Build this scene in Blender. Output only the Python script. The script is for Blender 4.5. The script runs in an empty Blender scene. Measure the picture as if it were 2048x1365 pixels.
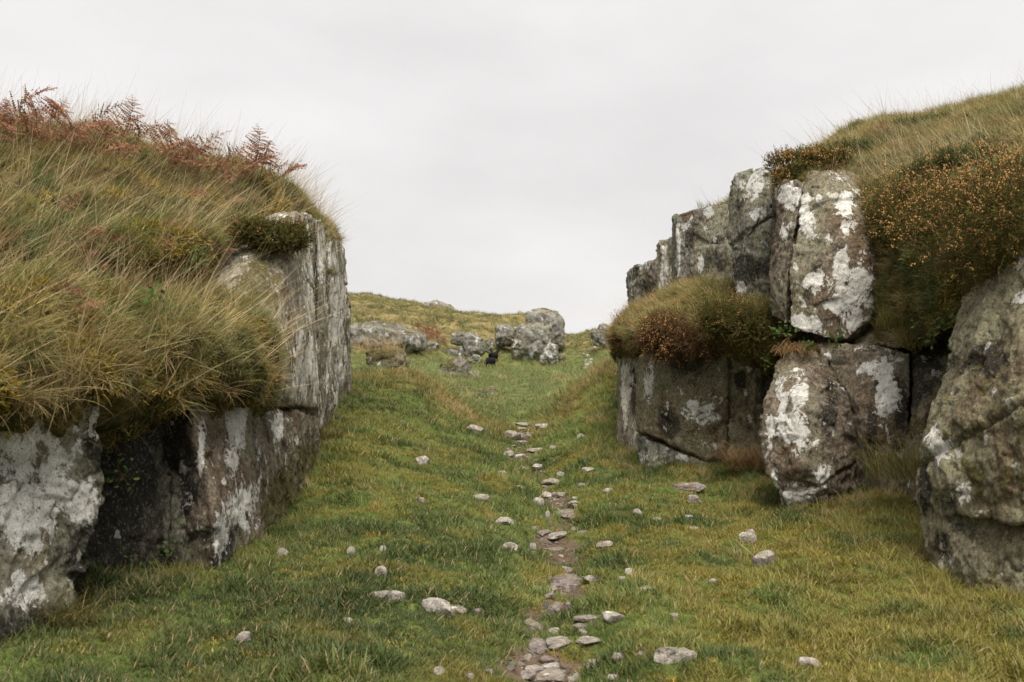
import bpy, bmesh, math, random
import numpy as np
from mathutils import Vector

random.seed(5)
rng = np.random.default_rng(11)
SC = bpy.context.scene
COL = SC.collection

# ------------------------------------------------------------------ camera
F, CX, CY, CAMZ = 1991.0, 1024.0, 682.5, 1.6
cam_d = bpy.data.cameras.new("camera")
cam_d.lens = 35.0
cam_d.sensor_width = 36.0
cam_d.dof.use_dof = True
cam_d.dof.focus_distance = 13.0
cam_d.dof.aperture_fstop = 4.0
cam_d.clip_start = 0.1
cam_d.clip_end = 3000.0
cam = bpy.data.objects.new("camera", cam_d)
COL.objects.link(cam)
cam.location = (0, 0, CAMZ)
cam.rotation_euler = (math.radians(90), 0, 0)
SC.camera = cam

# ------------------------------------------------------------------ sky (overcast) and sun
SUN_EL, SUN_AZ = math.radians(62), math.radians(172)      # azimuth clockwise from +Y: high behind the camera
world = bpy.data.worlds.new("World")
SC.world = world
world.use_nodes = True
wn, wl = world.node_tree.nodes, world.node_tree.links
wn.clear()
w_out = wn.new("ShaderNodeOutputWorld")
w_bg = wn.new("ShaderNodeBackground")
w_bg.inputs["Strength"].default_value = 0.05
w_sky = wn.new("ShaderNodeTexSky")
w_sky.sky_type = 'NISHITA'
w_sky.sun_disc = False
w_sky.sun_elevation = SUN_EL
w_sky.sun_rotation = SUN_AZ
w_tc = wn.new("ShaderNodeTexCoord")
w_map = wn.new("ShaderNodeMapping")
w_map.inputs["Scale"].default_value = (1.0, 1.0, 2.4)
w_map.inputs["Location"].default_value = (0.35, 0.1, 0.2)
w_no = wn.new("ShaderNodeTexNoise")
w_no.inputs["Scale"].default_value = 2.4
w_no.inputs["Detail"].default_value = 5
w_no.inputs["Roughness"].default_value = 0.5
w_ramp = wn.new("ShaderNodeMapRange")
w_ramp.inputs["From Min"].default_value = 0.3
w_ramp.inputs["From Max"].default_value = 0.7
w_ramp.inputs["To Min"].default_value = 3.8
w_ramp.inputs["To Max"].default_value = 4.8
w_tint = wn.new("ShaderNodeVectorMath")
w_tint.operation = 'SCALE'
w_tint.inputs[0].default_value = (1.0, 0.976, 0.962)
w_mix = wn.new("ShaderNodeMix")
w_mix.data_type = 'RGBA'
w_mix.inputs["Factor"].default_value = 0.975
wl.new(w_tc.outputs["Generated"], w_map.inputs["Vector"])
wl.new(w_map.outputs[0], w_no.inputs["Vector"])
wl.new(w_no.outputs["Fac"], w_ramp.inputs["Value"])
wl.new(w_ramp.outputs[0], w_tint.inputs["Scale"])
wl.new(w_sky.outputs[0], w_mix.inputs["A"])
wl.new(w_tint.outputs[0], w_mix.inputs["B"])
wl.new(w_mix.outputs["Result"], w_bg.inputs["Color"])
wl.new(w_bg.outputs[0], w_out.inputs["Surface"])

sun_d = bpy.data.lights.new("sun", 'SUN')
sun_d.energy = 1.5
sun_d.angle = math.radians(35)
sun_d.color = (1.0, 0.945, 0.86)
sun = bpy.data.objects.new("sun", sun_d)
COL.objects.link(sun)
sdir = Vector((math.sin(SUN_AZ) * math.cos(SUN_EL), math.cos(SUN_AZ) * math.cos(SUN_EL), math.sin(SUN_EL)))
sun.rotation_euler = sdir.to_track_quat('Z', 'Y').to_euler()
sun.location = (-20, -40, 60)

SC.view_settings.view_transform = 'Standard'
SC.view_settings.look = 'None'
SC.view_settings.exposure = 2.0
SC.view_settings.gamma = 1.0
SC.view_settings.use_curve_mapping = False
SC.cycles.max_bounces = 6
SC.cycles.diffuse_bounces = 3
SC.cycles.transmission_bounces = 2

# ------------------------------------------------------------------ numeric helpers
_perm = np.random.default_rng(3).permutation(256)
_perm = np.concatenate([_perm, _perm, _perm])
_grad = np.random.default_rng(4).normal(size=(256, 3))
_grad /= np.linalg.norm(_grad, axis=1)[:, None]


def perlin(p):
    p = np.asarray(p, float)
    i = np.floor(p).astype(np.int64)
    f = p - i
    w = f * f * f * (f * (f * 6 - 15) + 10)
    i &= 255
    out = 0
    for dx in (0, 1):
        wx = w[:, 0] if dx else 1 - w[:, 0]
        for dy in (0, 1):
            wy = w[:, 1] if dy else 1 - w[:, 1]
            for dz in (0, 1):
                wz = w[:, 2] if dz else 1 - w[:, 2]
                h = _perm[_perm[_perm[(i[:, 0] + dx) & 255] + ((i[:, 1] + dy) & 255)] + ((i[:, 2] + dz) & 255)]
                g = _grad[h]
                out = out + wx * wy * wz * (g[:, 0] * (f[:, 0] - dx) + g[:, 1] * (f[:, 1] - dy) + g[:, 2] * (f[:, 2] - dz))
    return out * 1.6


def fbm(p, octaves=4, gain=0.5):
    a, s, out = 1.0, 1.0, 0.0
    for k in range(octaves):
        out = out + a * perlin(np.asarray(p) * s + 17.3 * k)
        a *= gain
        s *= 2.03
    return out


def cells(p):
    """value (-1..1) of the nearest random cell and its tilt: gives stone chipped, stepped facets"""
    i = np.floor(p).astype(np.int64)
    best = np.full(len(p), 9e9)
    val = np.zeros(len(p))
    for dx in (-1, 0, 1):
        for dy in (-1, 0, 1):
            for dz in (-1, 0, 1):
                c = i + (dx, dy, dz)
                cc = c & 255
                h = _perm[_perm[_perm[cc[:, 0]] + cc[:, 1]] + cc[:, 2]]
                q = c + 0.5 + 0.45 * _grad[h]
                dv = p - q
                d = (dv * dv).sum(1)
                t = _grad[(h * 7 + 3) & 255]
                v = t[:, 0] * 1.0 + (dv * t).sum(1) * 0.9
                m = d < best
                best[m] = d[m]
                val[m] = v[m]
    return val


def smooth01(a, b, x):
    t = np.clip((x - a) / (b - a), 0, 1)
    return t * t * (3 - 2 * t)


def W(u, v, d):
    """point seen at photo pixel (u, v) at distance d in front of the camera"""
    return np.array([(u - CX) / F * d, d, CAMZ - (v - CY) / F * d])


def to_px(P):
    return CX + P[:, 0] / P[:, 1] * F, CY - (P[:, 2] - CAMZ) / P[:, 1] * F


def mesh_np(name, verts, faces, smooth=False):
    """faces: int array (n,3) or (n,4) or list of such arrays"""
    me = bpy.data.meshes.new(name)
    fl = faces if isinstance(faces, list) else [faces]
    fl = [np.asarray(f, np.int64) for f in fl if len(f)]
    loops = np.concatenate([f.ravel() for f in fl])
    sizes = np.concatenate([np.full(len(f), f.shape[1]) for f in fl])
    me.vertices.add(len(verts))
    me.vertices.foreach_set("co", np.asarray(verts, np.float32).ravel())
    me.loops.add(len(loops))
    me.loops.foreach_set("vertex_index", loops.astype(np.int32))
    me.polygons.add(len(sizes))
    me.polygons.foreach_set("loop_start", np.concatenate([[0], np.cumsum(sizes)[:-1]]).astype(np.int32))
    me.update(calc_edges=True)
    me.polygons.foreach_set("use_smooth", np.full(len(sizes), smooth))
    return me


def fattr(me, name, vals):
    a = me.attributes.new(name, 'FLOAT', 'POINT')
    a.data.foreach_set("value", np.asarray(vals, np.float32))


def new_obj(name, me, mat=None, parent=None, loc=None):
    o = bpy.data.objects.new(name, me)
    COL.objects.link(o)
    if mat is not None and me is not None:
        me.materials.clear()
        me.materials.append(mat)
    if parent is not None:
        o.parent = parent
    if loc is not None:
        o.location = loc
    return o


def tag(o, label=None, cat=None, group=None, kind=None):
    if label: o["label"] = label
    if cat: o["category"] = cat
    if group: o["group"] = group
    if kind: o["kind"] = kind
    return o


# ------------------------------------------------------------------ materials
class NT:
    def __init__(self, name):
        self.m = bpy.data.materials.new(name)
        self.m.use_nodes = True
        self.t = self.m.node_tree
        self.t.nodes.clear()
        self.out = self.t.nodes.new("ShaderNodeOutputMaterial")

    def n(self, typ, **kw):
        nd = self.t.nodes.new(typ)
        for k, v in kw.items():
            setattr(nd, k, v)
        return nd

    def l(self, a, b):
        self.t.links.new(a, b)

    def put(self, sock, v):
        if isinstance(v, bpy.types.NodeSocket):
            self.l(v, sock)
        else:
            if sock.type == 'RGBA' and not isinstance(v, float) and len(v) == 3:
                v = (*v, 1)
            sock.default_value = v

    def noise(self, vec, scale, detail=4, rough=0.5, dist=0.0):
        nd = self.n("ShaderNodeTexNoise")
        self.l(vec, nd.inputs["Vector"])
        nd.inputs["Scale"].default_value = scale
        nd.inputs["Detail"].default_value = detail
        nd.inputs["Roughness"].default_value = rough
        nd.inputs["Distortion"].default_value = dist
        return nd.outputs["Fac"]

    def rng(self, x, a, b, c=0.0, d=1.0):
        nd = self.n("ShaderNodeMapRange")
        self.put(nd.inputs["Value"], x)
        for k, v in zip(("From Min", "From Max", "To Min", "To Max"), (a, b, c, d)):
            nd.inputs[k].default_value = v
        return nd.outputs[0]

    def math(self, op, a, b=0.0):
        nd = self.n("ShaderNodeMath", operation=op)
        self.put(nd.inputs[0], a)
        self.put(nd.inputs[1], b)
        return nd.outputs[0]

    def mix(self, f, a, b, blend='MIX'):
        nd = self.n("ShaderNodeMix", data_type='RGBA', blend_type=blend)
        self.put(nd.inputs["Factor"], f)
        self.put(nd.inputs["A"], a)
        self.put(nd.inputs["B"], b)
        return nd.outputs["Result"]

    def attr(self, name, kind='GEOMETRY', out="Fac"):
        nd = self.n("ShaderNodeAttribute", attribute_type=kind, attribute_name=name)
        return nd.outputs[out]

    def bump(self, h, strength, dist, prev=None):
        nd = self.n("ShaderNodeBump")
        nd.inputs["Strength"].default_value = strength
        nd.inputs["Distance"].default_value = dist
        self.l(h, nd.inputs["Height"])
        if prev is not None:
            self.l(prev, nd.inputs["Normal"])
        return nd.outputs[0]

    def principled(self, col, rough=0.9, normal=None, spec=0.2):
        b = self.n("ShaderNodeBsdfPrincipled")
        self.put(b.inputs["Base Color"], col)
        self.put(b.inputs["Roughness"], rough)
        b.inputs["Specular IOR Level"].default_value = spec
        if normal is not None:
            self.l(normal, b.inputs["Normal"])
        self.l(b.outputs[0], self.out.inputs["Surface"])
        return self.m


def rock_material(name, base_a=(0.085, 0.075, 0.06), base_b=(0.24, 0.225, 0.195), white=0.0, green=0.0, brown=0.0, stretch=0.55, fs=1.0,
                  lichen=(0.8, 0.78, 0.72), upmoss=0.22):
    """stone with crusts of lichen; white/green/brown shift how much of each grows; fs scales the pattern"""
    t = NT(name)
    tc = t.n("ShaderNodeTexCoord")
    oi = t.n("ShaderNodeObjectInfo")
    off = t.n("ShaderNodeVectorMath", operation='SCALE')
    off.inputs[0].default_value = (37.0, 19.0, 53.0)
    t.l(oi.outputs["Random"], off.inputs["Scale"])
    mp = t.n("ShaderNodeMapping")
    mp.inputs["Scale"].default_value = (fs, fs, fs * stretch)
    t.l(tc.outputs["Object"], mp.inputs["Vector"])
    add = t.n("ShaderNodeVectorMath", operation='ADD')
    t.l(mp.outputs[0], add.inputs[0])
    t.l(off.outputs[0], add.inputs[1])
    v = add.outputs[0]
    n_big = t.noise(v, 1.6, 8, 0.62)
    n_mid = t.noise(v, 5.5, 9, 0.7, 0.4)
    n_fine = t.noise(v, 38, 6, 0.7)
    n_grain = t.noise(v, 150, 3, 0.6)
    col = t.mix(t.rng(n_mid, 0.33, 0.67), base_a, base_b)
    n_fl = t.noise(v, 14, 9, 0.74, 0.3)
    col = t.mix(t.math('MULTIPLY', t.rng(n_fl, 0.545, 0.585), 0.55), col, tuple(min(1, c * 1.5) for c in base_b))
    col = t.mix(t.math('MULTIPLY', t.rng(n_fl, 0.45, 0.41), 0.7), col, tuple(c * 0.45 for c in base_a))
    # rusty brown stain
    col = t.mix(t.math('MULTIPLY', t.rng(t.noise(v, 2.3, 6, 0.65), 0.52 - brown, 0.66 - brown), 0.8), col, (0.115, 0.07, 0.036))
    # grey green crust, broken into small flakes
    gm = t.math('MULTIPLY', t.rng(n_big, 0.47 - green, 0.58 - green), t.rng(n_fine, 0.42, 0.55))
    col = t.mix(t.math('MULTIPLY', gm, 0.8), col, (0.255, 0.255, 0.165))
    # dark algae stain, and shade of clefts and hollows put into the colour
    da = t.attr("dark")
    dk = t.rng(t.math('ADD', t.noise(v, 3.4, 9, 0.7, 0.3), t.math('MULTIPLY', da, 0.34)), 0.58, 0.68)
    col = t.mix(t.math('MULTIPLY', dk, 0.88), col, (0.022, 0.019, 0.015))
    # white crust lichen with crisp ragged outlines
    la = t.attr("lich")
    wsrc = t.math('ADD', t.noise(v, 4.2, 12, 0.7, 0.7), t.math('MULTIPLY', la, 0.235))
    wsrc = t.math('ADD', wsrc, t.math('MULTIPLY', t.math('SUBTRACT', n_fl, 0.5), 0.42))
    wsrc = t.math('ADD', wsrc, t.math('MULTIPLY', t.math('SUBTRACT', n_fine, 0.5), 0.2))
    wm = t.rng(wsrc, 0.65 - white, 0.68 - white)
    vo = t.n("ShaderNodeTexVoronoi")
    vo.inputs["Scale"].default_value = 7.0
    wv = t.n("ShaderNodeVectorMath", operation='ADD')
    nz = t.n("ShaderNodeTexNoise")
    nz.inputs["Scale"].default_value = 9.0
    nz.inputs["Detail"].default_value = 5
    t.l(v, nz.inputs["Vector"])
    sc = t.n("ShaderNodeVectorMath", operation='SCALE')
    sc.inputs["Scale"].default_value = 0.2
    t.l(nz.outputs["Color"], sc.inputs[0])
    t.l(v, wv.inputs[0]); t.l(sc.outputs[0], wv.inputs[1])
    t.l(wv.outputs[0], vo.inputs["Vector"])
    sepc = t.n("ShaderNodeSeparateColor")
    t.l(vo.outputs["Color"], sepc.inputs[0])
    disc = t.math('MULTIPLY', t.rng(vo.outputs["Distance"], 0.27, 0.22), t.rng(sepc.outputs[0], 0.74 - white, 0.75 - white))
    wm = t.math('MAXIMUM', wm, t.math('MULTIPLY', disc, 0.75))
    wcol = t.mix(t.rng(n_mid, 0.36, 0.6), tuple(c * 0.66 for c in lichen), lichen)
    wcol = t.mix(t.math('MULTIPLY', t.rng(n_grain, 0.52, 0.62), 0.25), wcol, (0.2, 0.18, 0.15))
    col = t.mix(t.math('MULTIPLY', wm, 0.93), col, wcol)
    # moss where it is marked and on ledges facing up
    ma = t.attr("mossy")
    ge = t.n("ShaderNodeNewGeometry")
    sx = t.n("ShaderNodeSeparateXYZ")
    t.l(ge.outputs["Normal"], sx.inputs[0])
    up = t.math('MULTIPLY', t.rng(sx.outputs[2], 0.55, 0.95), upmoss)
    mm = t.rng(t.math('ADD', t.math('ADD', t.noise(v, 6, 9, 0.7), up), t.math('MULTIPLY', ma, 0.33)), 0.66, 0.74)
    mcol = t.mix(t.rng(n_fine, 0.35, 0.65), (0.045, 0.042, 0.012), (0.14, 0.115, 0.028))
    col = t.mix(t.math('MULTIPLY', mm, 0.92), col, mcol)
    # speckle
    col = t.mix(t.math('MULTIPLY', t.rng(n_grain, 0.5, 0.68), 0.4), col, (0.045, 0.04, 0.034))
    h = t.math('ADD', t.math('MULTIPLY', n_fine, 0.7), t.math('MULTIPLY', n_grain, 0.35))
    h = t.math('ADD', h, t.math('MULTIPLY', wm, 0.12))
    h = t.math('ADD', h, t.math('MULTIPLY', mm, 0.5))
    n_sp = t.noise(v, 52, 5, 0.75)
    col = t.mix(t.math('MULTIPLY', t.rng(n_sp, 0.56, 0.62), 0.5), col, t.mix(0.6, col, (0.5, 0.48, 0.43)))
    col = t.mix(t.math('MULTIPLY', t.rng(n_sp, 0.44, 0.39), 0.7), col, tuple(c * 0.4 for c in base_a))
    nb = t.bump(n_mid, 0.7, 0.05 / fs)
    nb = t.bump(n_fl, 0.7, 0.03 / fs, nb)
    nb = t.bump(h, 0.75, 0.02 / fs, nb)
    return t.principled(col, 0.95, nb, 0.15)


def blade_material(name, rough=0.6, trans=0.35, dead=(0.36, 0.26, 0.13), dead_from=0.86):
    t = NT(name)
    tint = t.attr("tint", 'INSTANCER', "Color")
    bv = t.attr("bv")
    col = t.mix(1.0, tint, t.rng(bv, 0, 1, 0.62, 1.38), 'MULTIPLY')
    col = t.mix(t.rng(bv, dead_from, dead_from + 0.02), col, dead)
    d = t.n("ShaderNodeBsdfDiffuse")
    tr = t.n("ShaderNodeBsdfTranslucent")
    t.l(col, d.inputs[0]); t.l(col, tr.inputs[0])
    mx = t.n("ShaderNodeMixShader")
    mx.inputs[0].default_value = trans
    t.l(d.outputs[0], mx.inputs[1]); t.l(tr.outputs[0], mx.inputs[2])
    g = t.n("ShaderNodeBsdfGlossy")
    g.inputs["Roughness"].default_value = rough
    g.inputs["Color"].default_value = (0.8, 0.8, 0.8, 1)
    m2 = t.n("ShaderNodeMixShader")
    m2.inputs[0].default_value = 0.03
    t.l(mx.outputs[0], m2.inputs[1]); t.l(g.outputs[0], m2.inputs[2])
    t.l(m2.outputs[0], t.out.inputs["Surface"])
    return t.m


def plant_material(name, a, b, trans=0.25, attr="bv"):
    t = NT(name)
    col = t.mix(t.attr(attr), a, b)
    d = t.n("ShaderNodeBsdfDiffuse")
    tr = t.n("ShaderNodeBsdfTranslucent")
    t.l(col, d.inputs[0]); t.l(col, tr.inputs[0])
    mx = t.n("ShaderNodeMixShader")
    mx.inputs[0].default_value = trans
    t.l(d.outputs[0], mx.inputs[1]); t.l(tr.outputs[0], mx.inputs[2])
    t.l(mx.outputs[0], t.out.inputs["Surface"])
    return t.m


def ground_material():
    t = NT("turf_ground")
    tc = t.n("ShaderNodeTexCoord")
    v = tc.outputs["Object"]
    n1 = t.noise(v, 0.35, 6, 0.6)
    n2 = t.noise(v, 2.2, 8, 0.65)
    n3 = t.noise(v, 22, 6, 0.7)
    g = t.mix(t.rng(n2, 0.35, 0.65), (0.05, 0.08, 0.018), (0.115, 0.15, 0.038))
    sepg = t.n("ShaderNodeSeparateXYZ")
    t.l(v, sepg.inputs[0])
    g = t.mix(t.math('MULTIPLY', t.rng(sepg.outputs[1], 17.0, 24.0), 0.8), g, t.mix(t.rng(n2, 0.35, 0.65), (0.10, 0.135, 0.04), (0.16, 0.185, 0.065)))
    g = t.mix(t.math('MULTIPLY', t.rng(n1, 0.45, 0.6), 0.6), g, (0.13, 0.11, 0.028))
    g = t.mix(t.math('MULTIPLY', t.attr("heath"), t.rng(n2, 0.25, 0.6, 0.55, 1.0)), g, t.mix(t.rng(t.noise(v, 0.9, 6, 0.7), 0.4, 0.62), (0.13, 0.11, 0.04), (0.28, 0.21, 0.095)))
    soil = t.mix(t.rng(n3, 0.35, 0.65), (0.06, 0.042, 0.028), (0.15, 0.108, 0.072))
    sm = t.rng(t.math('ADD', t.attr("soil"), t.math('MULTIPLY', t.math('SUBTRACT', n3, 0.5), 0.9)), 0.4, 0.6)
    c = t.mix(sm, g, soil)
    c = t.mix(t.math('MULTIPLY', t.rng(t.noise(v, 70, 4, 0.7), 0.5, 0.65), 0.4), c, (0.03, 0.03, 0.012))
    nb = t.bump(n2, 0.5, 0.08)
    nb = t.bump(n3, 0.8, 0.02, nb)
    return t.principled(c, 0.95, nb, 0.1)


def bank_material():
    t = NT("heath_turf")
    v = t.n("ShaderNodeTexCoord").outputs["Object"]
    n1 = t.noise(v, 1.3, 7, 0.65)
    n2 = t.noise(v, 9, 7, 0.7)
    c = t.mix(t.rng(n1, 0.38, 0.62), (0.045, 0.048, 0.016), (0.12, 0.095, 0.034))
    c = t.mix(t.rng(n2, 0.45, 0.7), c, (0.03, 0.024, 0.012))
    nb = t.bump(n2, 1.0, 0.05)
    return t.principled(c, 0.95, nb, 0.1)


M_ground = ground_material()
M_bank = bank_material()
M_blade = blade_material("grass_blade")
M_moss = blade_material("moss_frond", trans=0.15, dead=(0.2, 0.1, 0.03), dead_from=0.93)
M_rock_pale = rock_material("pale_lichen_rock", base_a=(0.1, 0.09, 0.065), white=0.05, green=0.06, base_b=(0.3, 0.28, 0.22), stretch=0.7)
M_rock_col = rock_material("streaked_rock", base_a=(0.15, 0.125, 0.09), base_b=(0.41, 0.365, 0.29), lichen=(0.82, 0.78, 0.69), white=0.09, stretch=0.38, green=0.03)
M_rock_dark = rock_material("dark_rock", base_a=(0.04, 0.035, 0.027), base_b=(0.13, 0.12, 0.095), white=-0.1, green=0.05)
M_rock_right = rock_material("mottled_rock", base_a=(0.085, 0.066, 0.045), base_b=(0.25, 0.205, 0.15), white=0.045, brown=0.02, stretch=0.75)
M_rock_pillar = rock_material("pillar_rock", base_a=(0.06, 0.055, 0.045), base_b=(0.19, 0.185, 0.16), white=0.0, green=0.05, brown=0.03, lichen=(0.6, 0.6, 0.56))
M_rock_moss = rock_material("mossy_rock", base_a=(0.095, 0.075, 0.043), base_b=(0.27, 0.225, 0.135), white=-0.04, green=0.07, brown=0.03, stretch=0.8)
M_rock_far = rock_material("far_boulder", base_a=(0.12, 0.115, 0.095), base_b=(0.29, 0.28, 0.25), white=0.05, green=0.02, stretch=0.8, fs=0.33, lichen=(0.66, 0.65, 0.61))
M_stone = rock_material("path_stone", upmoss=0.0, base_a=(0.17, 0.145, 0.12), base_b=(0.4, 0.35, 0.3), white=-0.06, green=-0.04, brown=-0.02, stretch=1.0, fs=2.2)
M_stone_pale = rock_material("pale_stone", upmoss=0.0, base_a=(0.23, 0.2, 0.17), base_b=(0.46, 0.425, 0.375), white=0.03, green=-0.04, brown=-0.06, stretch=1.0, fs=2.2)
M_slate = rock_material("slate_stone", upmoss=0.0, base_a=(0.13, 0.108, 0.095), base_b=(0.3, 0.255, 0.225), white=-0.16, green=-0.1, brown=0.02, stretch=1.0, fs=2.2)

# ------------------------------------------------------------------ ground
PATH_PX = [(1050, 1560), (1062, 1365), (1082, 1280), (1105, 1200), (1150, 1150), (1118, 1080), (1108, 1040), (1128, 1000), (1108, 960), (1080, 930), (1045, 900), (1036, 870), (1060, 845)]
PATH = np.array([W(u, v, CAMZ * F / (v - CY))[:2] for u, v in PATH_PX])
_ctl = [  # (u, v, d): where the turf surface is seen
    (0, 1270, 5.4), (430, 1140, 7.0), (560, 1045, 9.0), (640, 885, 12.2), (640, 790, 15.0), (700, 762, 18.8), (760, 735, 24), (820, 712, 30), (640, 760, 22),
    (850, 1000, 9.6), (820, 900, 12.6), (700, 900, 11.6), (720, 1000, 9.3), (900, 900, 13.4), (730, 820, 15.5), (820, 738, 19.5), (880, 798, 18.3), (940, 828, 17.6), (1000, 851, 17.2), (760, 780, 17.5), (880, 850, 15.8), (880, 806, 25.5), (940, 808, 25), (820, 800, 26), (1000, 825, 22.2), (760, 760, 27),
    (1062, 1365, 4.67), (1150, 1150, 6.81), (1108, 1000, 10.0), (1080, 930, 12.9), (1036, 870, 16.6), (1060, 845, 19.6),
    (1230, 905, 13.9), (1235, 850, 15.6), (1190, 860, 15.4), (1165, 775, 18.6), (1130, 828, 18.0), (1100, 848, 17.8), (1215, 722, 20.5), (1200, 900, 13.6), (1165, 786, 26), (1215, 760, 29), (1260, 720, 24), (1140, 800, 26.5), 
    (1290, 935, 12.6), (1450, 950, 11.6), (1600, 1012, 9.65), (1750, 980, 9.4), (1850, 1160, 6.7), (2048, 1210, 6.05), (1550, 1365, 4.67), (2048, 1365, 4.66), (0, 1365, 4.66), (600, 1365, 4.67),
    (1300, 1150, 6.82), (800, 1150, 6.82),
    (1090, 800, 27), (1090, 760, 40), (1000, 770, 36), (940, 790, 29), (1130, 752, 45), (860, 757, 40), (800, 738, 42), (982, 736, 60), (1060, 722, 68), (1140, 728, 58), (900, 716, 54), (760, 712, 47), (700, 706, 50),
    (690, 700, 56), (840, 704, 57), (930, 709, 60), (1040, 716, 62), (1100, 722, 62), (1180, 720, 60), (1215, 690, 62),
    (690, 650, 66), (760, 650, 66), (850, 652, 67), (930, 655, 68), (1000, 652, 68),
    (690, 590, 96), (760, 597, 96), (830, 612, 94), (905, 627, 91), (960, 634, 90), (1040, 632, 88), (1090, 640, 86), (1128, 684, 82), (1160, 678, 82), (1200, 668, 80), (1260, 652, 72),
    (600, 575, 100), (400, 560, 100), (0, 560, 100), (1500, 600, 90), (2048, 570, 90), (300, 700, 60), (1600, 690, 60), (-700, 600, 90), (2800, 600, 90),
    (1000, 705, 140), (700, 690, 150), (1300, 705, 140), (200, 690, 150), (1800, 690, 150), (1140, 700, 100), (1060, 690, 110), (1024, 684, 420), (0, 684, 420), (2048, 684, 420), (-1500, 684, 420), (3500, 684, 420),
    (-600, 1600, 3.5), (2600, 1600, 3.5), (1024, 2900, 1.44), (-2500, 1100, 7), (4500, 1100, 7), (-2500, 760, 40), (4500, 760, 40),
]
_cp = np.array([W(*c) for c in _ctl])
_ang = np.arctan2(_cp[:, 0], _cp[:, 1])
_lr = np.log(np.hypot(_cp[:, 0], _cp[:, 1]))
_K = np.stack([_ang * 3.0, _lr], 1)
_D = np.linalg.norm(_K[:, None] - _K[None], axis=2)
_A = np.zeros((len(_K) + 3, len(_K) + 3))
_A[:len(_K), :len(_K)] = _D - np.eye(len(_K)) * 0.01
_A[:len(_K), len(_K)] = 1
_A[:len(_K), len(_K) + 1:] = _K
_A[len(_K), :len(_K)] = 1
_A[len(_K) + 1:, :len(_K)] = _K.T
_wt = np.linalg.solve(_A, np.concatenate([_cp[:, 2], np.zeros(3)]))


def seg_dist(xy, line):
    best = np.full(len(xy), 1e9)
    for a, b in zip(line[:-1], line[1:]):
        ab = b - a
        t = np.clip(((xy - a) @ ab) / (ab @ ab), 0, 1)
        best = np.minimum(best, np.linalg.norm(xy - (a + t[:, None] * ab), axis=1))
    return best


def path_mask(xy):
    wob = 0.12 * perlin(np.c_[xy * 1.7, np.zeros(len(xy))]) + 0.08 * perlin(np.c_[xy * 5, np.ones(len(xy))])
    d = seg_dist(xy, PATH) + wob
    return np.exp(-(np.clip(d, 0, None) / 0.21) ** 2) * (0.5 + 0.7 * smooth01(-0.3, 0.3, fbm(np.c_[xy * 1.9 + 40, np.zeros(len(xy))], 3)))


def ground_z(xy):
    xy = np.asarray(xy, float)
    out = np.empty(len(xy))
    for s in range(0, len(xy), 20000):
        q = xy[s:s + 20000]
        r = np.clip(np.hypot(q[:, 0], q[:, 1]), 0.8, 600)
        a = np.arctan2(q[:, 0], q[:, 1])
        back = smooth01(1.1, 1.6, np.abs(a))
        a = np.clip(a, -1.15, 1.15)
        k = np.stack([a * 3.0, np.log(r)], 1)
        z = np.linalg.norm(k[:, None] - _K[None], axis=2) @ _wt[:len(_K)] + _wt[len(_K)] + k @ _wt[len(_K) + 1:]
        z = z * (1 - back)
        P = np.c_[q, np.zeros(len(q))]
        far = smooth01(18, 60, r)
        z = z + 0.065 * fbm(P * 1.1, 3) * (1 - 0.4 * far) + 0.045 * (fbm(P * 3.2 + 9, 3) + 0.5 * np.abs(perlin(P * 2.4 + 2))) * (1 - far)
        z = z + far * (0.45 * fbm(P * 0.22 + 5, 3) + 0.3 * fbm(P * 0.6 + 2, 3)) * smooth01(0.2, 1.2, z)
        near = smooth01(24, 14, r)
        pd = seg_dist(q, PATH) + 0.1 * perlin(np.c_[q * 1.7, np.zeros(len(q))])
        z = z - (0.07 * path_mask(q) + 0.07 * np.exp(-(pd / 0.33) ** 2) + 0.09 * np.exp(-(pd / 0.9) ** 2)) * near
        out[s:s + 20000] = z
    return out


def build_ground():
    a1 = np.radians(np.linspace(-36, 36, 250))
    a0 = np.radians(np.linspace(-180, -37, 44))
    a2 = np.radians(np.linspace(37, 180, 44))
    th = np.concatenate([a0, a1, a2])
    r = np.concatenate([[0.02], np.geomspace(0.8, 3.6, 24)[:-1], np.geomspace(3.6, 120, 470), np.geomspace(125, 1200, 24)])
    R, T = np.meshgrid(r, th, indexing='ij')
    xy = np.c_[(R * np.sin(T)).ravel(), (R * np.cos(T)).ravel()]
    z = ground_z(xy)
    n, m = len(r), len(th)
    idx = np.arange(n * m).reshape(n, m)
    q = np.stack([idx[:-1, :-1], idx[:-1, 1:], idx[1:, 1:], idx[1:, :-1]], -1).reshape(-1, 4)[:, ::-1]
    V = np.c_[xy, z]
    me = mesh_np("ground", V, q, True)
    fattr(me, "soil", path_mask(xy) * smooth01(24, 13, R.ravel()))
    d = xy[:, 1]
    fattr(me, "heath", smooth01(0.55, 1.3, z + 0.25 * fbm(np.c_[xy * 0.3, z], 2)) * smooth01(38, 52, d))
    return tag(new_obj("ground", me, M_ground), "mossy green turf floor of the gully running out to a meadow and hill", "ground", kind='structure'), V, q


ground, G_V, G_Q = build_ground()


def ray_ground(u, v, lo=3.0, hi=110.0):
    """first place where the line of sight through (u, v) meets the turf"""
    ds = np.geomspace(lo, hi, 900)
    P = np.stack([(u - CX) / F * ds, ds, CAMZ - (v - CY) / F * ds], 1)
    g = ground_z(P[:, :2])
    k = np.argmax(P[:, 2] <= g)
    if P[k, 2] > g[k]:
        k = len(ds) - 1
    return np.array([P[k, 0], P[k, 1], g[k]])


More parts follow.
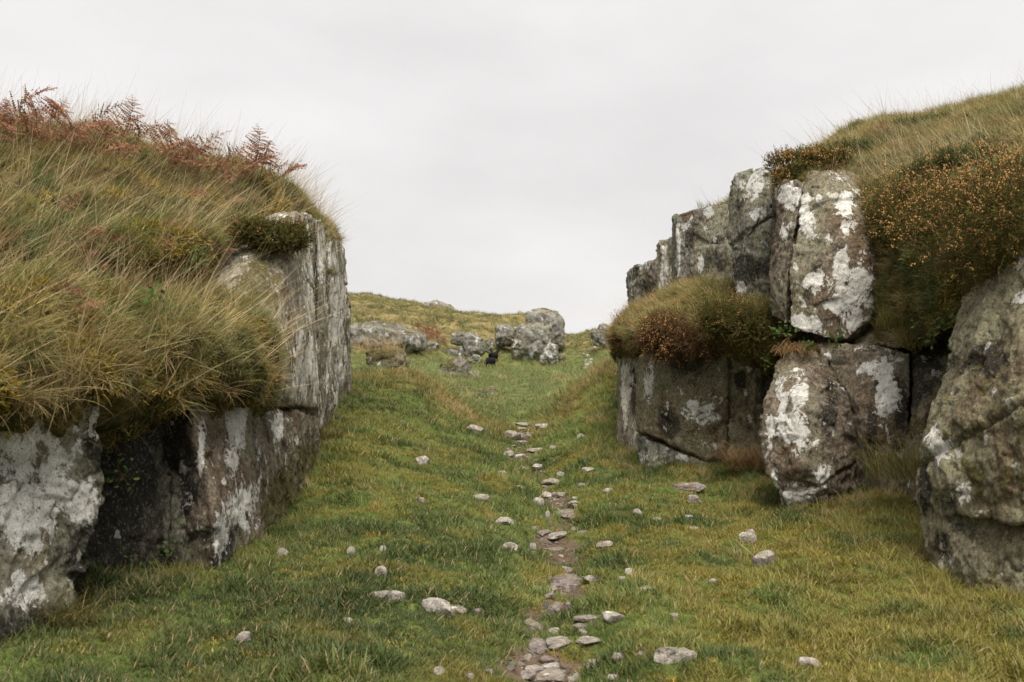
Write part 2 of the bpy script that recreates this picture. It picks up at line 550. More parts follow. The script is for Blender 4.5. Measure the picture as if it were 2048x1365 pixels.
# ------------------------------------------------------------------ turf banks above the rock walls (control nets)
def catmull(P, n, axis):
    P = np.moveaxis(P, axis, 0)
    k = P.shape[0]
    t = np.linspace(0, k - 1, n)
    i = np.clip(np.floor(t).astype(int), 0, k - 2)
    f = (t - i)[(...,) + (None,) * (P.ndim - 1)]
    p0, p1, p2, p3 = P[np.clip(i - 1, 0, k - 1)], P[i], P[i + 1], P[np.clip(i + 2, 0, k - 1)]
    m1, m2 = (p2 - p0) * 0.4, (p3 - p1) * 0.4
    h = (2 * f ** 3 - 3 * f ** 2 + 1) * p1 + (f ** 3 - 2 * f ** 2 + f) * m1 + (-2 * f ** 3 + 3 * f ** 2) * p2 + (f ** 3 - f ** 2) * m2
    return np.moveaxis(h, 0, axis)


def net_surface(name, net, nc, nr, lump, mat, seed):
    P = np.array([[W(*p) for p in col] for col in net])
    P = catmull(catmull(P, nc, 0), nr, 1)
    du = np.gradient(P, axis=0); dv = np.gradient(P, axis=1)
    N = np.cross(du, dv).reshape(-1, 3)
    N /= np.linalg.norm(N, axis=1)[:, None] + 1e-9
    if N[:, 2].mean() < 0:
        N = -N
    V = P.reshape(-1, 3)
    V = V + N * (lump * fbm(V * 1.5 + seed, 3) + lump * 0.45 * fbm(V * 5 + seed, 2))[:, None]
    idx = np.arange(nc * nr).reshape(nc, nr)
    q = np.stack([idx[:-1, :-1], idx[1:, :-1], idx[1:, 1:], idx[:-1, 1:]], -1).reshape(-1, 4)
    a, b, c = V[q[0, 0]], V[q[0, 1]], V[q[0, 3]]
    me = mesh_np(name, V, q, True)
    return new_obj(name, me, mat), V, q


LEFT_NET = [  # per column: under-lip, lip, belly, crest of the lower tier, hollow, upper slope, upper slope, skyline, behind, far behind
    [(-900, 1000, 4.2), (-900, 960, 3.5), (-900, 830, 3.4), (-900, 620, 4.0), (-900, 500, 5.2), (-900, 400, 6.4), (-900, 300, 7.5), (-900, 215, 8.6), (-900, 200, 11), (-900, 300, 20)],
    [(-350, 930, 5.0), (-350, 905, 4.4), (-350, 800, 4.3), (-350, 620, 5.0), (-350, 525, 6.0), (-350, 420, 7.1), (-350, 310, 8.4), (-350, 235, 9.6), (-350, 230, 12), (-350, 330, 21)],
    [(0, 860, 6.1), (0, 840, 5.35), (0, 760, 5.2), (0, 610, 5.9), (0, 560, 7.3), (0, 450, 7.7), (0, 320, 9.4), (0, 272, 10.5), (0, 275, 13), (0, 380, 22)],
    [(200, 845, 6.9), (200, 825, 6.05), (200, 750, 5.85), (200, 620, 6.5), (200, 580, 8.2), (200, 490, 8.2), (200, 340, 10.0), (200, 295, 11.0), (205, 300, 14), (205, 400, 23)],
    [(400, 815, 7.9), (395, 795, 7.0), (400, 725, 6.9), (400, 632, 7.4), (400, 600, 9.3), (400, 500, 9.1), (400, 375, 10.8), (400, 332, 11.8), (405, 335, 15), (405, 430, 24)],
    [(500, 805, 8.6), (500, 785, 7.8), (515, 725, 7.75), (505, 650, 8.1), (485, 590, 10.3), (475, 500, 10.2), (485, 405, 11.0), (490, 358, 12.2), (495, 362, 15.5), (495, 450, 25)],
    [(525, 735, 9.6), (545, 712, 8.7), (555, 680, 8.65), (545, 652, 8.95), (555, 620, 10.9), (560, 478, 10.9), (560, 415, 11.6), (565, 388, 12.8), (570, 392, 16), (570, 480, 26)],
    [(570, 735, 12.0), (575, 715, 12.0), (580, 685, 12.0), (580, 655, 12.2), (585, 620, 12.4), (610, 455, 12.6), (618, 438, 13.2), (622, 432, 14.0), (620, 440, 17), (610, 520, 26)],
    [(620, 735, 15.5), (622, 715, 15.5), (624, 685, 15.6), (626, 655, 15.8), (628, 600, 16.0), (652, 500, 16.0), (664, 478, 16.2), (668, 480, 16.8), (655, 500, 19), (640, 580, 26)],
    [(640, 760, 18.5), (641, 740, 18.5), (642, 720, 18.5), (644, 700, 18.6), (646, 660, 18.8), (650, 620, 19.0), (650, 600, 19.2), (650, 590, 19.5), (645, 600, 21), (640, 640, 26)],
]
left_bank, LB_V, LB_Q = net_surface("left_bank", LEFT_NET, 280, 280, 0.18, M_bank, 3.0)
tag(left_bank, "steep heathy turf bank heaped above the left rock wall", "bank", kind='structure')
RIGHT_NET = [  # lowest edge, ..., skyline, behind, far behind
    [(1290, 720, 19.5), (1292, 690, 19.5), (1296, 650, 19.5), (1300, 610, 19.3), (1305, 590, 19.0), (1310, 580, 19.0), (1318, 576, 19.5), (1340, 550, 21), (1400, 600, 30)],
    [(1335, 640, 17.0), (1338, 610, 17.0), (1340, 580, 16.8), (1342, 570, 16.6), (1345, 545, 16.5), (1350, 535, 16.8), (1360, 530, 17.5), (1380, 510, 19.5), (1430, 560, 30)],
    [(1400, 600, 14.8), (1402, 560, 14.8), (1405, 520, 14.6), (1405, 470, 14.5), (1405, 450, 14.2), (1410, 440, 14.5), (1425, 440, 15.5), (1440, 445, 18), (1470, 500, 29)],
    [(1510, 560, 13.2), (1512, 520, 13.2), (1515, 480, 13.0), (1518, 450, 12.9), (1522, 420, 12.9), (1530, 395, 13.2), (1545, 380, 14.0), (1560, 375, 17), (1580, 440, 28)],
    [(1620, 520, 11.9), (1620, 480, 11.8), (1620, 440, 11.6), (1618, 400, 11.3), (1615, 362, 11.0), (1625, 335, 11.8), (1650, 300, 13.2), (1660, 305, 16), (1670, 410, 27)],
    [(1795, 690, 9.6), (1790, 620, 9.6), (1775, 530, 9.9), (1755, 450, 10.2), (1735, 390, 10.7), (1730, 325, 11.6), (1742, 262, 13.4), (1750, 265, 16), (1760, 370, 26)],
    [(1885, 640, 8.5), (1880, 580, 8.4), (1868, 500, 8.6), (1850, 425, 9.2), (1845, 365, 9.9), (1850, 295, 11.3), (1868, 245, 13.0), (1875, 245, 16), (1880, 350, 26)],
    [(2050, 580, 7.2), (2050, 530, 7.1), (2050, 450, 7.2), (2045, 380, 7.7), (2045, 325, 8.5), (2045, 258, 10.0), (2045, 205, 11.8), (2050, 205, 15), (2050, 320, 25)],
    [(2350, 560, 6.3), (2350, 500, 6.1), (2350, 420, 6.2), (2350, 340, 6.7), (2350, 280, 7.5), (2350, 200, 9.0), (2350, 140, 10.6), (2360, 140, 14), (2380, 300, 24)],
    [(2900, 600, 5.4), (2900, 520, 5.2), (2900, 420, 5.3), (2900, 320, 5.8), (2900, 240, 6.6), (2900, 160, 8.0), (2900, 110, 9.6), (2920, 110, 13), (2950, 280, 23)],
]
right_bank, RB_V, RB_Q = net_surface("right_bank", RIGHT_NET, 260, 220, 0.085, M_bank, 8.0)
tag(right_bank, "grassy slope rising above the broken right rock wall", "bank", kind='structure')
LEDGE_NET = [
    [(1240, 740, 15.6), (1228, 705, 14.9), (1222, 665, 14.7), (1232, 655, 14.9), (1250, 640, 15.6), (1265, 625, 17.0)],
    [(1300, 735, 13.9), (1290, 705, 13.1), (1288, 665, 12.8), (1295, 642, 13.0), (1305, 620, 13.8), (1318, 605, 15.4)],
    [(1370, 735, 13.2), (1365, 705, 12.3), (1365, 665, 12.0), (1368, 632, 12.2), (1372, 600, 12.9), (1380, 580, 14.2)],
    [(1445, 735, 12.6), (1445, 700, 11.7), (1445, 660, 11.4), (1445, 625, 11.6), (1445, 592, 12.1), (1450, 575, 13.4)],
    [(1520, 735, 12.0), (1525, 700, 11.3), (1525, 665, 11.0), (1525, 640, 11.1), (1522, 618, 11.5), (1522, 600, 12.6)],
    [(1575, 740, 12.0), (1570, 710, 11.3), (1570, 690, 11.1), (1570, 665, 11.2), (1570, 650, 11.6), (1570, 640, 12.4)],
]
ledge, LE_V, LE_Q = net_surface("turf_ledge", LEDGE_NET, 120, 70, 0.13, M_bank, 21.0)
tag(ledge, "turf ledge half way up the right rock wall", "ledge", kind='structure')

# ------------------------------------------------------------------ rocks
def hull_into(bm, pts):
    vs = [bm.verts.new(tuple(p)) for p in pts]
    r = bmesh.ops.convex_hull(bm, input=vs, use_existing_faces=False)
    junk = [e for e in r["geom_interior"] + r["geom_unused"] if isinstance(e, bmesh.types.BMVert)]
    bmesh.ops.delete(bm, geom=list(set(junk)), context='VERTS')


ROCKS = []


def rock(name, hulls, back, mat, label, cat="rock", vox=0.022, smooth=1, amp=1.0, col=0.0, blobs=(), group=None, world=False):
    """hulls: lists of seen points (u, v, d); each list and its copy shifted by back (metres) spans one convex lump"""
    bm = bmesh.new()
    for h in hulls:
        P = np.array([W(*p) for p in h])
        hull_into(bm, np.concatenate([P, P + np.array(back)]))
    bmesh.ops.recalc_face_normals(bm, faces=bm.faces)
    me = bpy.data.meshes.new(name)
    bm.to_mesh(me); bm.free()
    o = new_obj(name, me, mat)
    md = o.modifiers.new("r", 'REMESH')
    md.mode = 'VOXEL'
    md.voxel_size = vox
    ROCKS.append((o, dict(mat=mat, vox=vox, smooth=smooth, amp=amp, col=col, blobs=blobs)))
    tag(o, label, cat, group)
    return o


def mesh_arrays(me):
    V = np.empty(len(me.vertices) * 3, np.float32); me.vertices.foreach_get("co", V)
    E = np.empty(len(me.edges) * 2, np.int32); me.edges.foreach_get("vertices", E)
    return V.reshape(-1, 3).astype(float), E.reshape(-1, 2)


def laplace(V, E, it, k=0.6):
    n = len(V)
    deg = np.bincount(E.ravel(), minlength=n)[:, None]
    for _ in range(it):
        S = np.zeros_like(V)
        for a in range(3):
            S[:, a] = np.bincount(E[:, 0], V[E[:, 1], a], n) + np.bincount(E[:, 1], V[E[:, 0], a], n)
        V = V + k * (S / np.maximum(deg, 1) - V)
    return V


def finish_rocks():
    dg = bpy.context.evaluated_depsgraph_get()
    dg.update()
    for i, (o, s) in enumerate(ROCKS):
        me = bpy.data.meshes.new_from_object(o.evaluated_get(dg))
        o["__new"] = i
        s["me"] = me
    for i, (o, s) in enumerate(ROCKS):
        del o["__new"]
        me = s["me"]
        old = o.data
        o.modifiers.clear()
        me.name = o.name
        o.data = me
        bpy.data.meshes.remove(old)
        V, E = mesh_arrays(me)
        V = laplace(V, E, s["smooth"])
        me.vertices.foreach_set("co", V.astype(np.float32).ravel()); me.update()
        N = np.empty(len(V) * 3, np.float32); me.vertex_normals.foreach_get("vector", N)
        N = N.reshape(-1, 3).astype(float)
        sc = s["vox"] / 0.022 if s["vox"] > 0.03 else 1.0
        a = s["amp"] * sc ** 0.85
        Q = V / sc + i * 7.7
        Qs = Q * np.array([1, 1, 1 - 0.68 * s["col"]])          # tall streaks on the columnar faces
        warp = np.stack([perlin(Q * 2.2 + 31), perlin(Q * 2.2 + 57), perlin(Q * 2.2 + 83)], 1) * 0.14
        dsp = 0.02 * fbm(Q * 1.3, 2)
        dsp += 0.020 * cells((Qs + warp) * 3.1)
        rj = np.random.default_rng(i + 50)
        ctr = Q.mean(0)
        ext = (Q.max(0) - Q.min(0))
        for kj in range(4):
            nj = rj.normal(size=3) * ([1, .5, .12] if kj != 1 else [.3, .3, 1]); nj /= np.linalg.norm(nj)
            sj = (Q - ctr) @ nj - rj.uniform(-.3, .3) * np.abs(nj @ ext) + 0.028 * perlin(Q * 2.6 + kj * 9) + 0.012 * perlin(Q * 9 + kj)
            on_ = smooth01(-.25, .15, perlin(Q * 1.2 + kj * 5.5))
            dsp += on_ * (0.010 * np.tanh(sj / 0.02) - 0.05 / a * np.exp(-(sj / 0.016) ** 2) * min(1, a))
        dsp += 0.012 * cells((Qs + warp) * 8.3 + 5)
        r = fbm(Qs * 2.0 + 40, 3)
        dsp -= 0.04 * np.exp(-(r / 0.03) ** 2) * smooth01(-0.2, 0.3, perlin(Q * 1.1 + 3))
        dsp += 0.016 * fbm(Qs * 9 + 12, 3)
        dsp += 0.006 * cells(Qs * 19 + 8) + 0.008 * np.abs(perlin(Q * 24))
        V = V + N * (a * dsp)[:, None]
        u, v = to_px(V)
        out = {k: np.zeros(len(V)) for k in "wdm"}
        for b in s["blobs"]:
            k, bu, bv_, ru, rv = b[:5]
            g = np.exp(-(((u - bu) / ru) ** 2 + ((v - bv_) / rv) ** 2) ** 1.3) * (b[5] if len(b) > 5 else 1.0)
            out[k] = np.maximum(out[k], g)
        base = np.array([V[:, 0].mean(), V[:, 1].mean(), V[:, 2].min()])
        V = V - base
        me.vertices.foreach_set("co", V.astype(np.float32).ravel())
        o.location = base
        fattr(me, "lich", out["w"]); fattr(me, "dark", out["d"]); fattr(me, "mossy", out["m"])
        me.materials.clear(); me.materials.append(s["mat"])
        me.polygons.foreach_set("use_smooth", np.ones(len(me.polygons), bool))
        me.update()


# left wall
rock("rock_slab", [[(-400, 880, 4.5), (-20, 838, 5.4), (185, 818, 6.05), (-400, 1500, 4.3), (0, 1340, 5.2), (120, 1275, 5.6), (130, 1250, 5.7), (150, 1150, 5.8), (212, 980, 6.05)]],
     (-1.3, 0.9, 0), M_rock_pale, "pale lichen-crusted rock slab under the overhanging grass in the lower left corner", blobs=[
         ('w', 60, 900, 70, 75), ('w', 165, 1005, 32, 50, 1.3), ('w', 50, 1010, 80, 90), ('w', 30, 1180, 45, 35, .8), ('d', 190, 1130, 60, 90, 1.0), ('d', 10, 1290, 200, 50), ('m', 90, 900, 25, 50, .7), ('d', 195, 880, 30, 60)], vox=0.018)
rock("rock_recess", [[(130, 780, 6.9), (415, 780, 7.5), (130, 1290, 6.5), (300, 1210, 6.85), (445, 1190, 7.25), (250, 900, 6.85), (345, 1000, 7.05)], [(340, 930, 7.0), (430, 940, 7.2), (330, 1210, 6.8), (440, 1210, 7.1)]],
     (-1.2, 0.9, 0), M_rock_dark, "rock darkened by algae and painted shade in the hollow between the two pale left faces", blobs=[('d', 230, 950, 90, 200, 1.0), ('d', 330, 860, 80, 60, .7), ('d', 300, 1140, 120, 50, .6), ('w', 350, 1030, 25, 25, .6)])  # dark blobs mix algae stain with painted shade of the hollow
rock("rock_block", [[(380, 800, 7.1), (392, 880, 6.95), (428, 1000, 6.85), (436, 1200, 6.85), (500, 1160, 7.8), (590, 1080, 9.3), (642, 935, 11.5), (638, 834, 11.4), (500, 818, 8.3), (600, 826, 10.1), (330, 830, 7.6), (330, 1180, 7.5)]],
     (-1.2, 0.9, 0), M_rock_right, "squared corner block with white lichen streaks at the foot of the left wall", blobs=[
         ('w', 472, 850, 22, 60, 1.1), ('w', 462, 930, 18, 40, 1.), ('w', 478, 1010, 34, 50, 1.), ('w', 440, 1060, 18, 60, 1.), ('w', 402, 890, 9, 70, 1.), ('w', 558, 850, 11, 28, 1.1), ('w', 592, 880, 6, 12, 1.),
         ('m', 570, 1000, 50, 80, 1.1), ('m', 610, 930, 35, 70, .9), ('d', 350, 950, 40, 150, 1.0), ('d', 520, 900, 25, 60, .5), ('d', 450, 1130, 30, 50, .8)], vox=0.018, amp=0.6)
rock("rock_block", [[(470, 600, 8.95), (490, 515, 9.5), (590, 470, 10.2), (590, 425, 10.7), (615, 428, 11.6), (622, 560, 11.9), (633, 700, 11.8), (638, 818, 11.4), (500, 803, 8.35), (600, 812, 10.05), (610, 690, 10.1), (560, 640, 9.4)]],
     (-1.2, 0.9, 0), M_rock_col, "tall upright block resting on the cracked corner block of the left wall", col=.8, blobs=[('m', 530, 570, 50, 60, .9), ('w', 610, 730, 25, 60, .7), ('w', 620, 560, 12, 120, .5), ('d', 540, 800, 50, 12, .6)], vox=0.018, amp=0.6)
rock("rock_column", [[(619, 432, 11.95), (650, 446, 13.2), (628, 620, 12.1), (634, 760, 12.2), (640, 860, 12.2), (655, 860, 13.2), (656, 600, 13.4)]],
     (-1.0, 0.9, 0), M_rock_col, "narrow column of rock between two vertical joints in the left wall", col=1.0, blobs=[('d', 630, 560, 8, 100, .8), ('w', 642, 520, 8, 70, .8)])
rock("rock_column", [[(661, 462, 13.9), (682, 488, 15.2), (690, 520, 16.0), (699, 650, 16.8), (706, 800, 17.0), (648, 840, 13.2), (649, 620, 13.3), (657, 500, 13.6)]],
     (-1.2, 1.0, 0), M_rock_col, "streaked grey column at the far end of the left wall", col=1.0, blobs=[('w', 670, 600, 25, 110, .7), ('w', 680, 720, 20, 50, .5), ('m', 655, 470, 20, 20, .8)])
# right wall
rock("boulder", [[(2048, 505, 6.9), (1990, 548, 7.2), (1925, 590, 7.5), (1912, 700, 7.35), (1880, 776, 7.25), (1868, 850, 7.1), (1832, 915, 7.05), (1826, 985, 7.0), (1880, 1030, 6.75), (1950, 1040, 6.4), (2048, 1050, 6.0), (2200, 1050, 5.7), (2200, 500, 6.4), (2050, 800, 6.1), (1940, 800, 6.75)],
                 [(1826, 960, 7.1), (1846, 1065, 7.0), (1862, 1130, 6.95), (1895, 1200, 6.75), (1960, 1240, 6.4), (2050, 1290, 5.9), (2250, 1350, 5.5), (2250, 950, 5.7), (2000, 1060, 6.35), (1900, 1060, 6.9)],
                 [(1850, 880, 6.95), (1905, 850, 6.75), (1945, 930, 6.5), (1935, 1030, 6.5), (1860, 1010, 6.85), (1835, 950, 7.0), (1890, 960, 6.6)]],
     (1.4, 1.0, 0), M_rock_moss, "massive mossy boulder with one white lichen splash at the right edge", "boulder", blobs=[
         ('w', 1885, 900, 28, 40, 1.1), ('w', 1910, 985, 38, 45, 1.1), ('w', 1870, 870, 12, 22, 1.), ('w', 2045, 595, 18, 14, 1.2), ('w', 1885, 1120, 22, 24, .8), ('w', 1905, 790, 8, 10, 1.), ('m', 1980, 900, 110, 200, .55), ('d', 1910, 1080, 40, 40, .6), ('d', 1960, 720, 50, 40, .7), ('d', 1850, 985, 12, 60, .9)], vox=0.018, amp=0.9)
rock("rock_block", [[(1634, 690, 10.1), (1662, 684, 10.0), (1770, 690, 9.7), (1822, 705, 9.5), (1815, 810, 9.35), (1808, 900, 9.3), (1815, 1010, 9.2), (1775, 1030, 9.25), (1712, 1000, 9.6), (1705, 900, 9.65), (1668, 780, 9.9), (1740, 860, 9.3)]],
     (0.3, 1.2, 0), M_rock_right, "broad block with pale lichen tongue under the great upper slab of the right wall", blobs=[('w', 1770, 770, 22, 65, 1.2), ('w', 1745, 738, 32, 14, 1.), ('w', 1682, 815, 12, 40, 1.), ('w', 1652, 715, 10, 12, 1.2), ('d', 1745, 870, 15, 50, .9), ('d', 1800, 840, 18, 100, .8), ('m', 1760, 930, 50, 50, .6)], vox=0.018, amp=0.6)  # dark blob on the right edge stands in for the cleft's shade
rock("boulder", [[(1557, 726, 10.0), (1586, 708, 9.95), (1626, 724, 9.85), (1650, 760, 9.75), (1676, 800, 9.65), (1690, 850, 9.55), (1708, 925, 9.5), (1712, 985, 9.5), (1543, 778, 9.9), (1531, 850, 9.7), (1532, 902, 9.6), (1545, 955, 9.45), (1575, 1030, 9.4), (1640, 1050, 9.35), (1600, 830, 9.35), (1605, 930, 9.15), (1640, 960, 9.2)]],
     (0.9, 0.8, 0), M_rock_right, "egg-shaped boulder splashed with white lichen at the foot of the right wall", "boulder", blobs=[
         ('w', 1563, 800, 14, 50, 1.), ('w', 1600, 785, 20, 35, 1.1), ('w', 1585, 860, 35, 40, .8), ('w', 1605, 990, 45, 22, .9), ('w', 1645, 950, 13, 30, 1.2), ('w', 1548, 950, 10, 45, 1.1), ('w', 1540, 870, 10, 50, .8), ('d', 1660, 830, 20, 60, .5)], vox=0.017)
rock("rock_slab", [[(1545, 376, 11.05), (1566, 358, 10.85), (1604, 364, 10.55), (1585, 470, 10.4), (1572, 560, 10.35), (1570, 648, 10.3), (1541, 635, 10.75), (1537, 571, 10.8)]],
     (0.9, 0.9, 0), M_rock_right, "slim upright slice of rock leaning against the great white-blotched slab", blobs=[('w', 1580, 390, 18, 28, 1.3), ('w', 1570, 470, 8, 20, 1.1), ('d', 1545, 430, 7, 60, .8)], vox=0.018, amp=0.6)
rock("rock_slab", [[(1612, 349, 10.65), (1627, 342, 10.6), (1682, 340, 10.9), (1712, 356, 11.0), (1722, 432, 10.2), (1746, 571, 9.95), (1744, 638, 9.9), (1694, 682, 9.9), (1661, 680, 9.95), (1631, 672, 10.05), (1578, 654, 10.2), (1580, 560, 10.25), (1595, 460, 10.35), (1680, 480, 10.05)]],
     (0.9, 0.9, 0), M_rock_right, "great upright slab blotched with white lichen high in the right wall", blobs=[
         ('w', 1690, 405, 22, 28, 1.2), ('w', 1640, 400, 9, 18, 1.1), ('w', 1612, 430, 20, 45, 1.1), ('w', 1690, 460, 10, 16, 1.), ('w', 1683, 525, 14, 50, 1.1), ('w', 1625, 560, 24, 22, 1.1), ('w', 1722, 560, 24, 24, 1.2), ('w', 1700, 600, 50, 40, .8), ('w', 1600, 650, 40, 18, 1.), ('w', 1660, 610, 40, 18, .8), ('w', 1712, 640, 18, 22, 1.), ('d', 1690, 610, 12, 18, .7)], vox=0.017, amp=0.6)
rock("rock_pillar", [[(1458, 371, 12.0), (1474, 345, 11.9), (1531, 335, 11.8), (1541, 348, 11.75), (1545, 430, 11.7), (1542, 520, 11.65), (1538, 600, 11.6), (1470, 600, 11.8), (1455, 460, 12.0), (1500, 470, 11.6)]],
     (0.8, 1.2, 0), M_rock_pillar, "square-topped pillar of grey rock standing highest on the right skyline", blobs=[('w', 1505, 365, 42, 34, 1.), ('w', 1520, 432, 26, 18, 1.), ('w', 1480, 580, 16, 20, 1.1), ('w', 1475, 495, 22, 12, .8), ('w', 1530, 490, 14, 12, .8), ('d', 1500, 540, 40, 30, .8), ('d', 1480, 410, 14, 18, .5)], vox=0.018, amp=0.6)
rock("rock_block", [[(1343, 437, 14.9), (1352, 430, 14.0), (1398, 419, 13.8), (1470, 406, 13.5), (1470, 480, 13.35), (1470, 620, 13.2), (1360, 660, 13.7), (1346, 580, 14.7)], [(1388, 494, 13.45), (1445, 490, 13.25), (1446, 600, 13.15), (1385, 610, 13.4)]],
     (0.8, 1.3, 0), M_rock_pillar, "wide grey block with a grass tuft on top beside the square pillar", blobs=[('w', 1416, 424, 14, 12, 1.2), ('w', 1355, 500, 5, 70, 1.2), ('w', 1410, 455, 10, 14, 1.), ('w', 1372, 450, 12, 14, .8), ('d', 1430, 520, 25, 50, .7), ('d', 1378, 480, 12, 30, .7), ('w', 1400, 530, 8, 20, .9)], vox=0.018, amp=0.6)
rock("rock_block", [[(1312, 492, 16.0), (1322, 481, 15.2), (1348, 474, 14.8), (1366, 490, 14.6), (1368, 680, 14.3), (1322, 690, 15.0), (1314, 640, 15.8)]],
     (0.8, 1.4, 0), M_rock_col, "narrow stepped block, second from the low left end of the right wall", col=.6, blobs=[('w', 1330, 540, 8, 50, .6), ('d', 1350, 540, 12, 40, .4)])
rock("rock_block", [[(1258, 545, 18.2), (1272, 533, 17.0), (1318, 519, 16.4), (1326, 600, 16.2), (1326, 720, 16.0), (1274, 730, 16.6), (1256, 700, 18.0)]],
     (0.9, 1.5, 0), M_rock_pillar, "lowest stepped block ending the right wall against the sky", blobs=[('w', 1290, 533, 20, 8, .9), ('w', 1264, 590, 6, 50, .8), ('d', 1295, 575, 14, 20, .8)])
rock("rock_block", [[(1277, 720, 13.6), (1300, 690, 12.85), (1455, 684, 12.0), (1455, 870, 11.9), (1446, 905, 11.9), (1415, 918, 12.05), (1350, 888, 12.3), (1286, 864, 12.65), (1275, 862, 13.2), (1380, 780, 12.1)]],
     (1.0, 1.0, 0), M_rock_moss, "big smooth-faced block beneath the heather ledge above a slanting crack", blobs=[('w', 1400, 825, 52, 40, .95), ('w', 1432, 800, 25, 25, .8), ('w', 1298, 760, 12, 60, 1.), ('w', 1325, 765, 10, 18, .9), ('w', 1425, 890, 34, 14, .8), ('d', 1335, 850, 22, 25, .9), ('d', 1380, 720, 60, 30, .5), ('m', 1380, 735, 60, 40, .5)], vox=0.018, amp=0.6)
rock("rock_slab", [[(1275, 878, 13.2), (1287, 874, 12.65), (1350, 898, 12.3), (1418, 930, 12.05), (1445, 940, 12.0), (1440, 990, 11.9), (1300, 980, 12.3), (1280, 950, 12.7)]],
     (1.0, 1.0, 0), M_rock_pillar, "low wedge of rock under the slanting crack, set in the grass", blobs=[('w', 1289, 915, 14, 18, 1.1), ('w', 1360, 915, 14, 9, 1.), ('w', 1330, 900, 14, 8, .6)], vox=0.018, amp=0.6)
rock("rock_column", [[(1236, 712, 14.8), (1256, 696, 14.3), (1276, 722, 13.9), (1276, 930, 13.4), (1268, 960, 13.4), (1240, 945, 14.3), (1235, 850, 14.6)]],
     (1.0, 1.1, 0), M_rock_col, "narrow streaked column at the low left corner of the right wall", col=.9, blobs=[('w', 1250, 770, 8, 70, .9), ('d', 1268, 780, 6, 50, .8)])
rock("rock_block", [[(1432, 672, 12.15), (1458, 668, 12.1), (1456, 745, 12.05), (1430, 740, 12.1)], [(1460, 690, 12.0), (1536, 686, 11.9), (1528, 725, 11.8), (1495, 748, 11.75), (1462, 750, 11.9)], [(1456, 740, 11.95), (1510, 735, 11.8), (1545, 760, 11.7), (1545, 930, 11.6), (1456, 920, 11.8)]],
     (0.9, 1.0, 0), M_rock_moss, "broken block in the shadowed cleft beside the egg-shaped boulder", blobs=[('d', 1532, 800, 20, 100, .7), ('d', 1480, 760, 12, 18, .9), ('w', 1492, 790, 12, 30, .4)])  # dark blobs paint the cleft's shade onto this block
rock("rock_block", [[(1690, 672, 10.3), (1745, 630, 10.2), (1830, 640, 9.6), (1850, 690, 9.3), (1700, 694, 10.05), (1800, 690, 9.45)]],
     (0.9, 0.9, 0), M_rock_moss, "small mossy block wedged in the gap under the trailing heather", blobs=[('m', 1780, 660, 60, 30, .7)])
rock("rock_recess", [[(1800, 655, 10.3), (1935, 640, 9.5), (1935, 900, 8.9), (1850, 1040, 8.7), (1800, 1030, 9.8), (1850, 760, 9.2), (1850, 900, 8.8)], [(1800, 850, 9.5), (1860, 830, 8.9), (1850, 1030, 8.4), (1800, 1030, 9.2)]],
     (0.5, 1.2, 0), M_rock_moss, "dark mossy rock deep in the cleft left of the massive boulder", blobs=[('d', 1850, 730, 60, 110, .8), ('d', 1870, 860, 40, 60, .6), ('m', 1830, 850, 30, 40, .7)], vox=0.03)  # dark blobs deepen the cleft's shade in the colour, beside real moss
rock("bedrock", [[(1330, 600, 15.5), (1550, 450, 12.9), (1720, 420, 11.9), (1900, 600, 10.6), (1900, 1000, 10.2), (1560, 1000, 12.0), (1330, 960, 14.6)]],
     (1.2, 1.2, 0), M_rock_dark, "dark bedrock glimpsed in the joints behind the blocks of the right wall", vox=0.05)

# boulders of the meadow and the hill
def outline_rock(name, out, d, depth, mat, label, vox, group=None, cat="boulder", bulge=0.3, blobs=(), amp=1.0):
    c = np.mean(out, 0)
    size = (max(p[0] for p in out) - min(p[0] for p in out)) / F * d
    pts = [(u, v, d) for u, v in out]
    pts += [(c[0] + (u - c[0]) * .62, c[1] + (v - c[1]) * .62, d - bulge * size * .5) for u, v in out]
    pts += [(u, v + 14 * 30 / d, d) for u, v in out if v > c[1]]
    return rock(name, [pts], (0.1, depth, 0.0), mat, label, cat, vox=vox, smooth=3, blobs=blobs, amp=amp, group=group)


outline_rock("boulder", [(690, 650), (742, 645), (790, 652), (838, 672), (842, 692), (790, 705), (690, 703)], 53, 3.0, M_rock_far, "long grey rock slab at the far hill's foot, next to the left wall", 0.075)
outline_rock("boulder", [(927, 668), (936, 663), (966, 676), (967, 700), (955, 708), (930, 708)], 58, 1.4, M_rock_far, "upright boulder with a slanting flat top behind the sheep", 0.06)
outline_rock("boulder", [(989, 652), (1010, 647), (1034, 656), (1028, 686), (992, 686)], 63, 1.8, M_rock_far, "rounded white-spotted boulder set in the hill left of the largest boulders", 0.06)
outline_rock("boulder", [(1040, 650), (1070, 646), (1100, 652), (1106, 690), (1085, 714), (1026, 716), (1024, 695)], 61, 2.6, M_rock_far, "largest front boulder of the cluster at the right end of the far hill", 0.075)
outline_rock("boulder", [(1052, 624), (1084, 616), (1112, 624), (1128, 640), (1126, 690), (1080, 700), (1050, 660)], 67, 3.0, M_rock_far, "tall boulder rising against the sky behind the far cluster", 0.08)
outline_rock("boulder", [(1086, 700), (1098, 686), (1114, 692), (1117, 716), (1100, 725), (1082, 718)], 58.5, 1.2, M_rock_far, "small blunt boulder standing right in front of the far cluster", 0.05)
outline_rock("boulder", [(868, 752), (882, 730), (912, 716), (930, 728), (934, 752), (912, 764), (878, 760)], 38.5, 1.4, M_rock_far, "grey boulder alone in the meadow nearest the sheep", 0.04, blobs=[('m', 885, 728, 25, 12, 1.1)])
outline_rock("boulder", [(846, 606), (868, 600), (896, 612), (903, 626), (870, 632), (845, 626)], 90, 3.0, M_rock_far, "grey boulder breaking the far hill's skyline", 0.11)
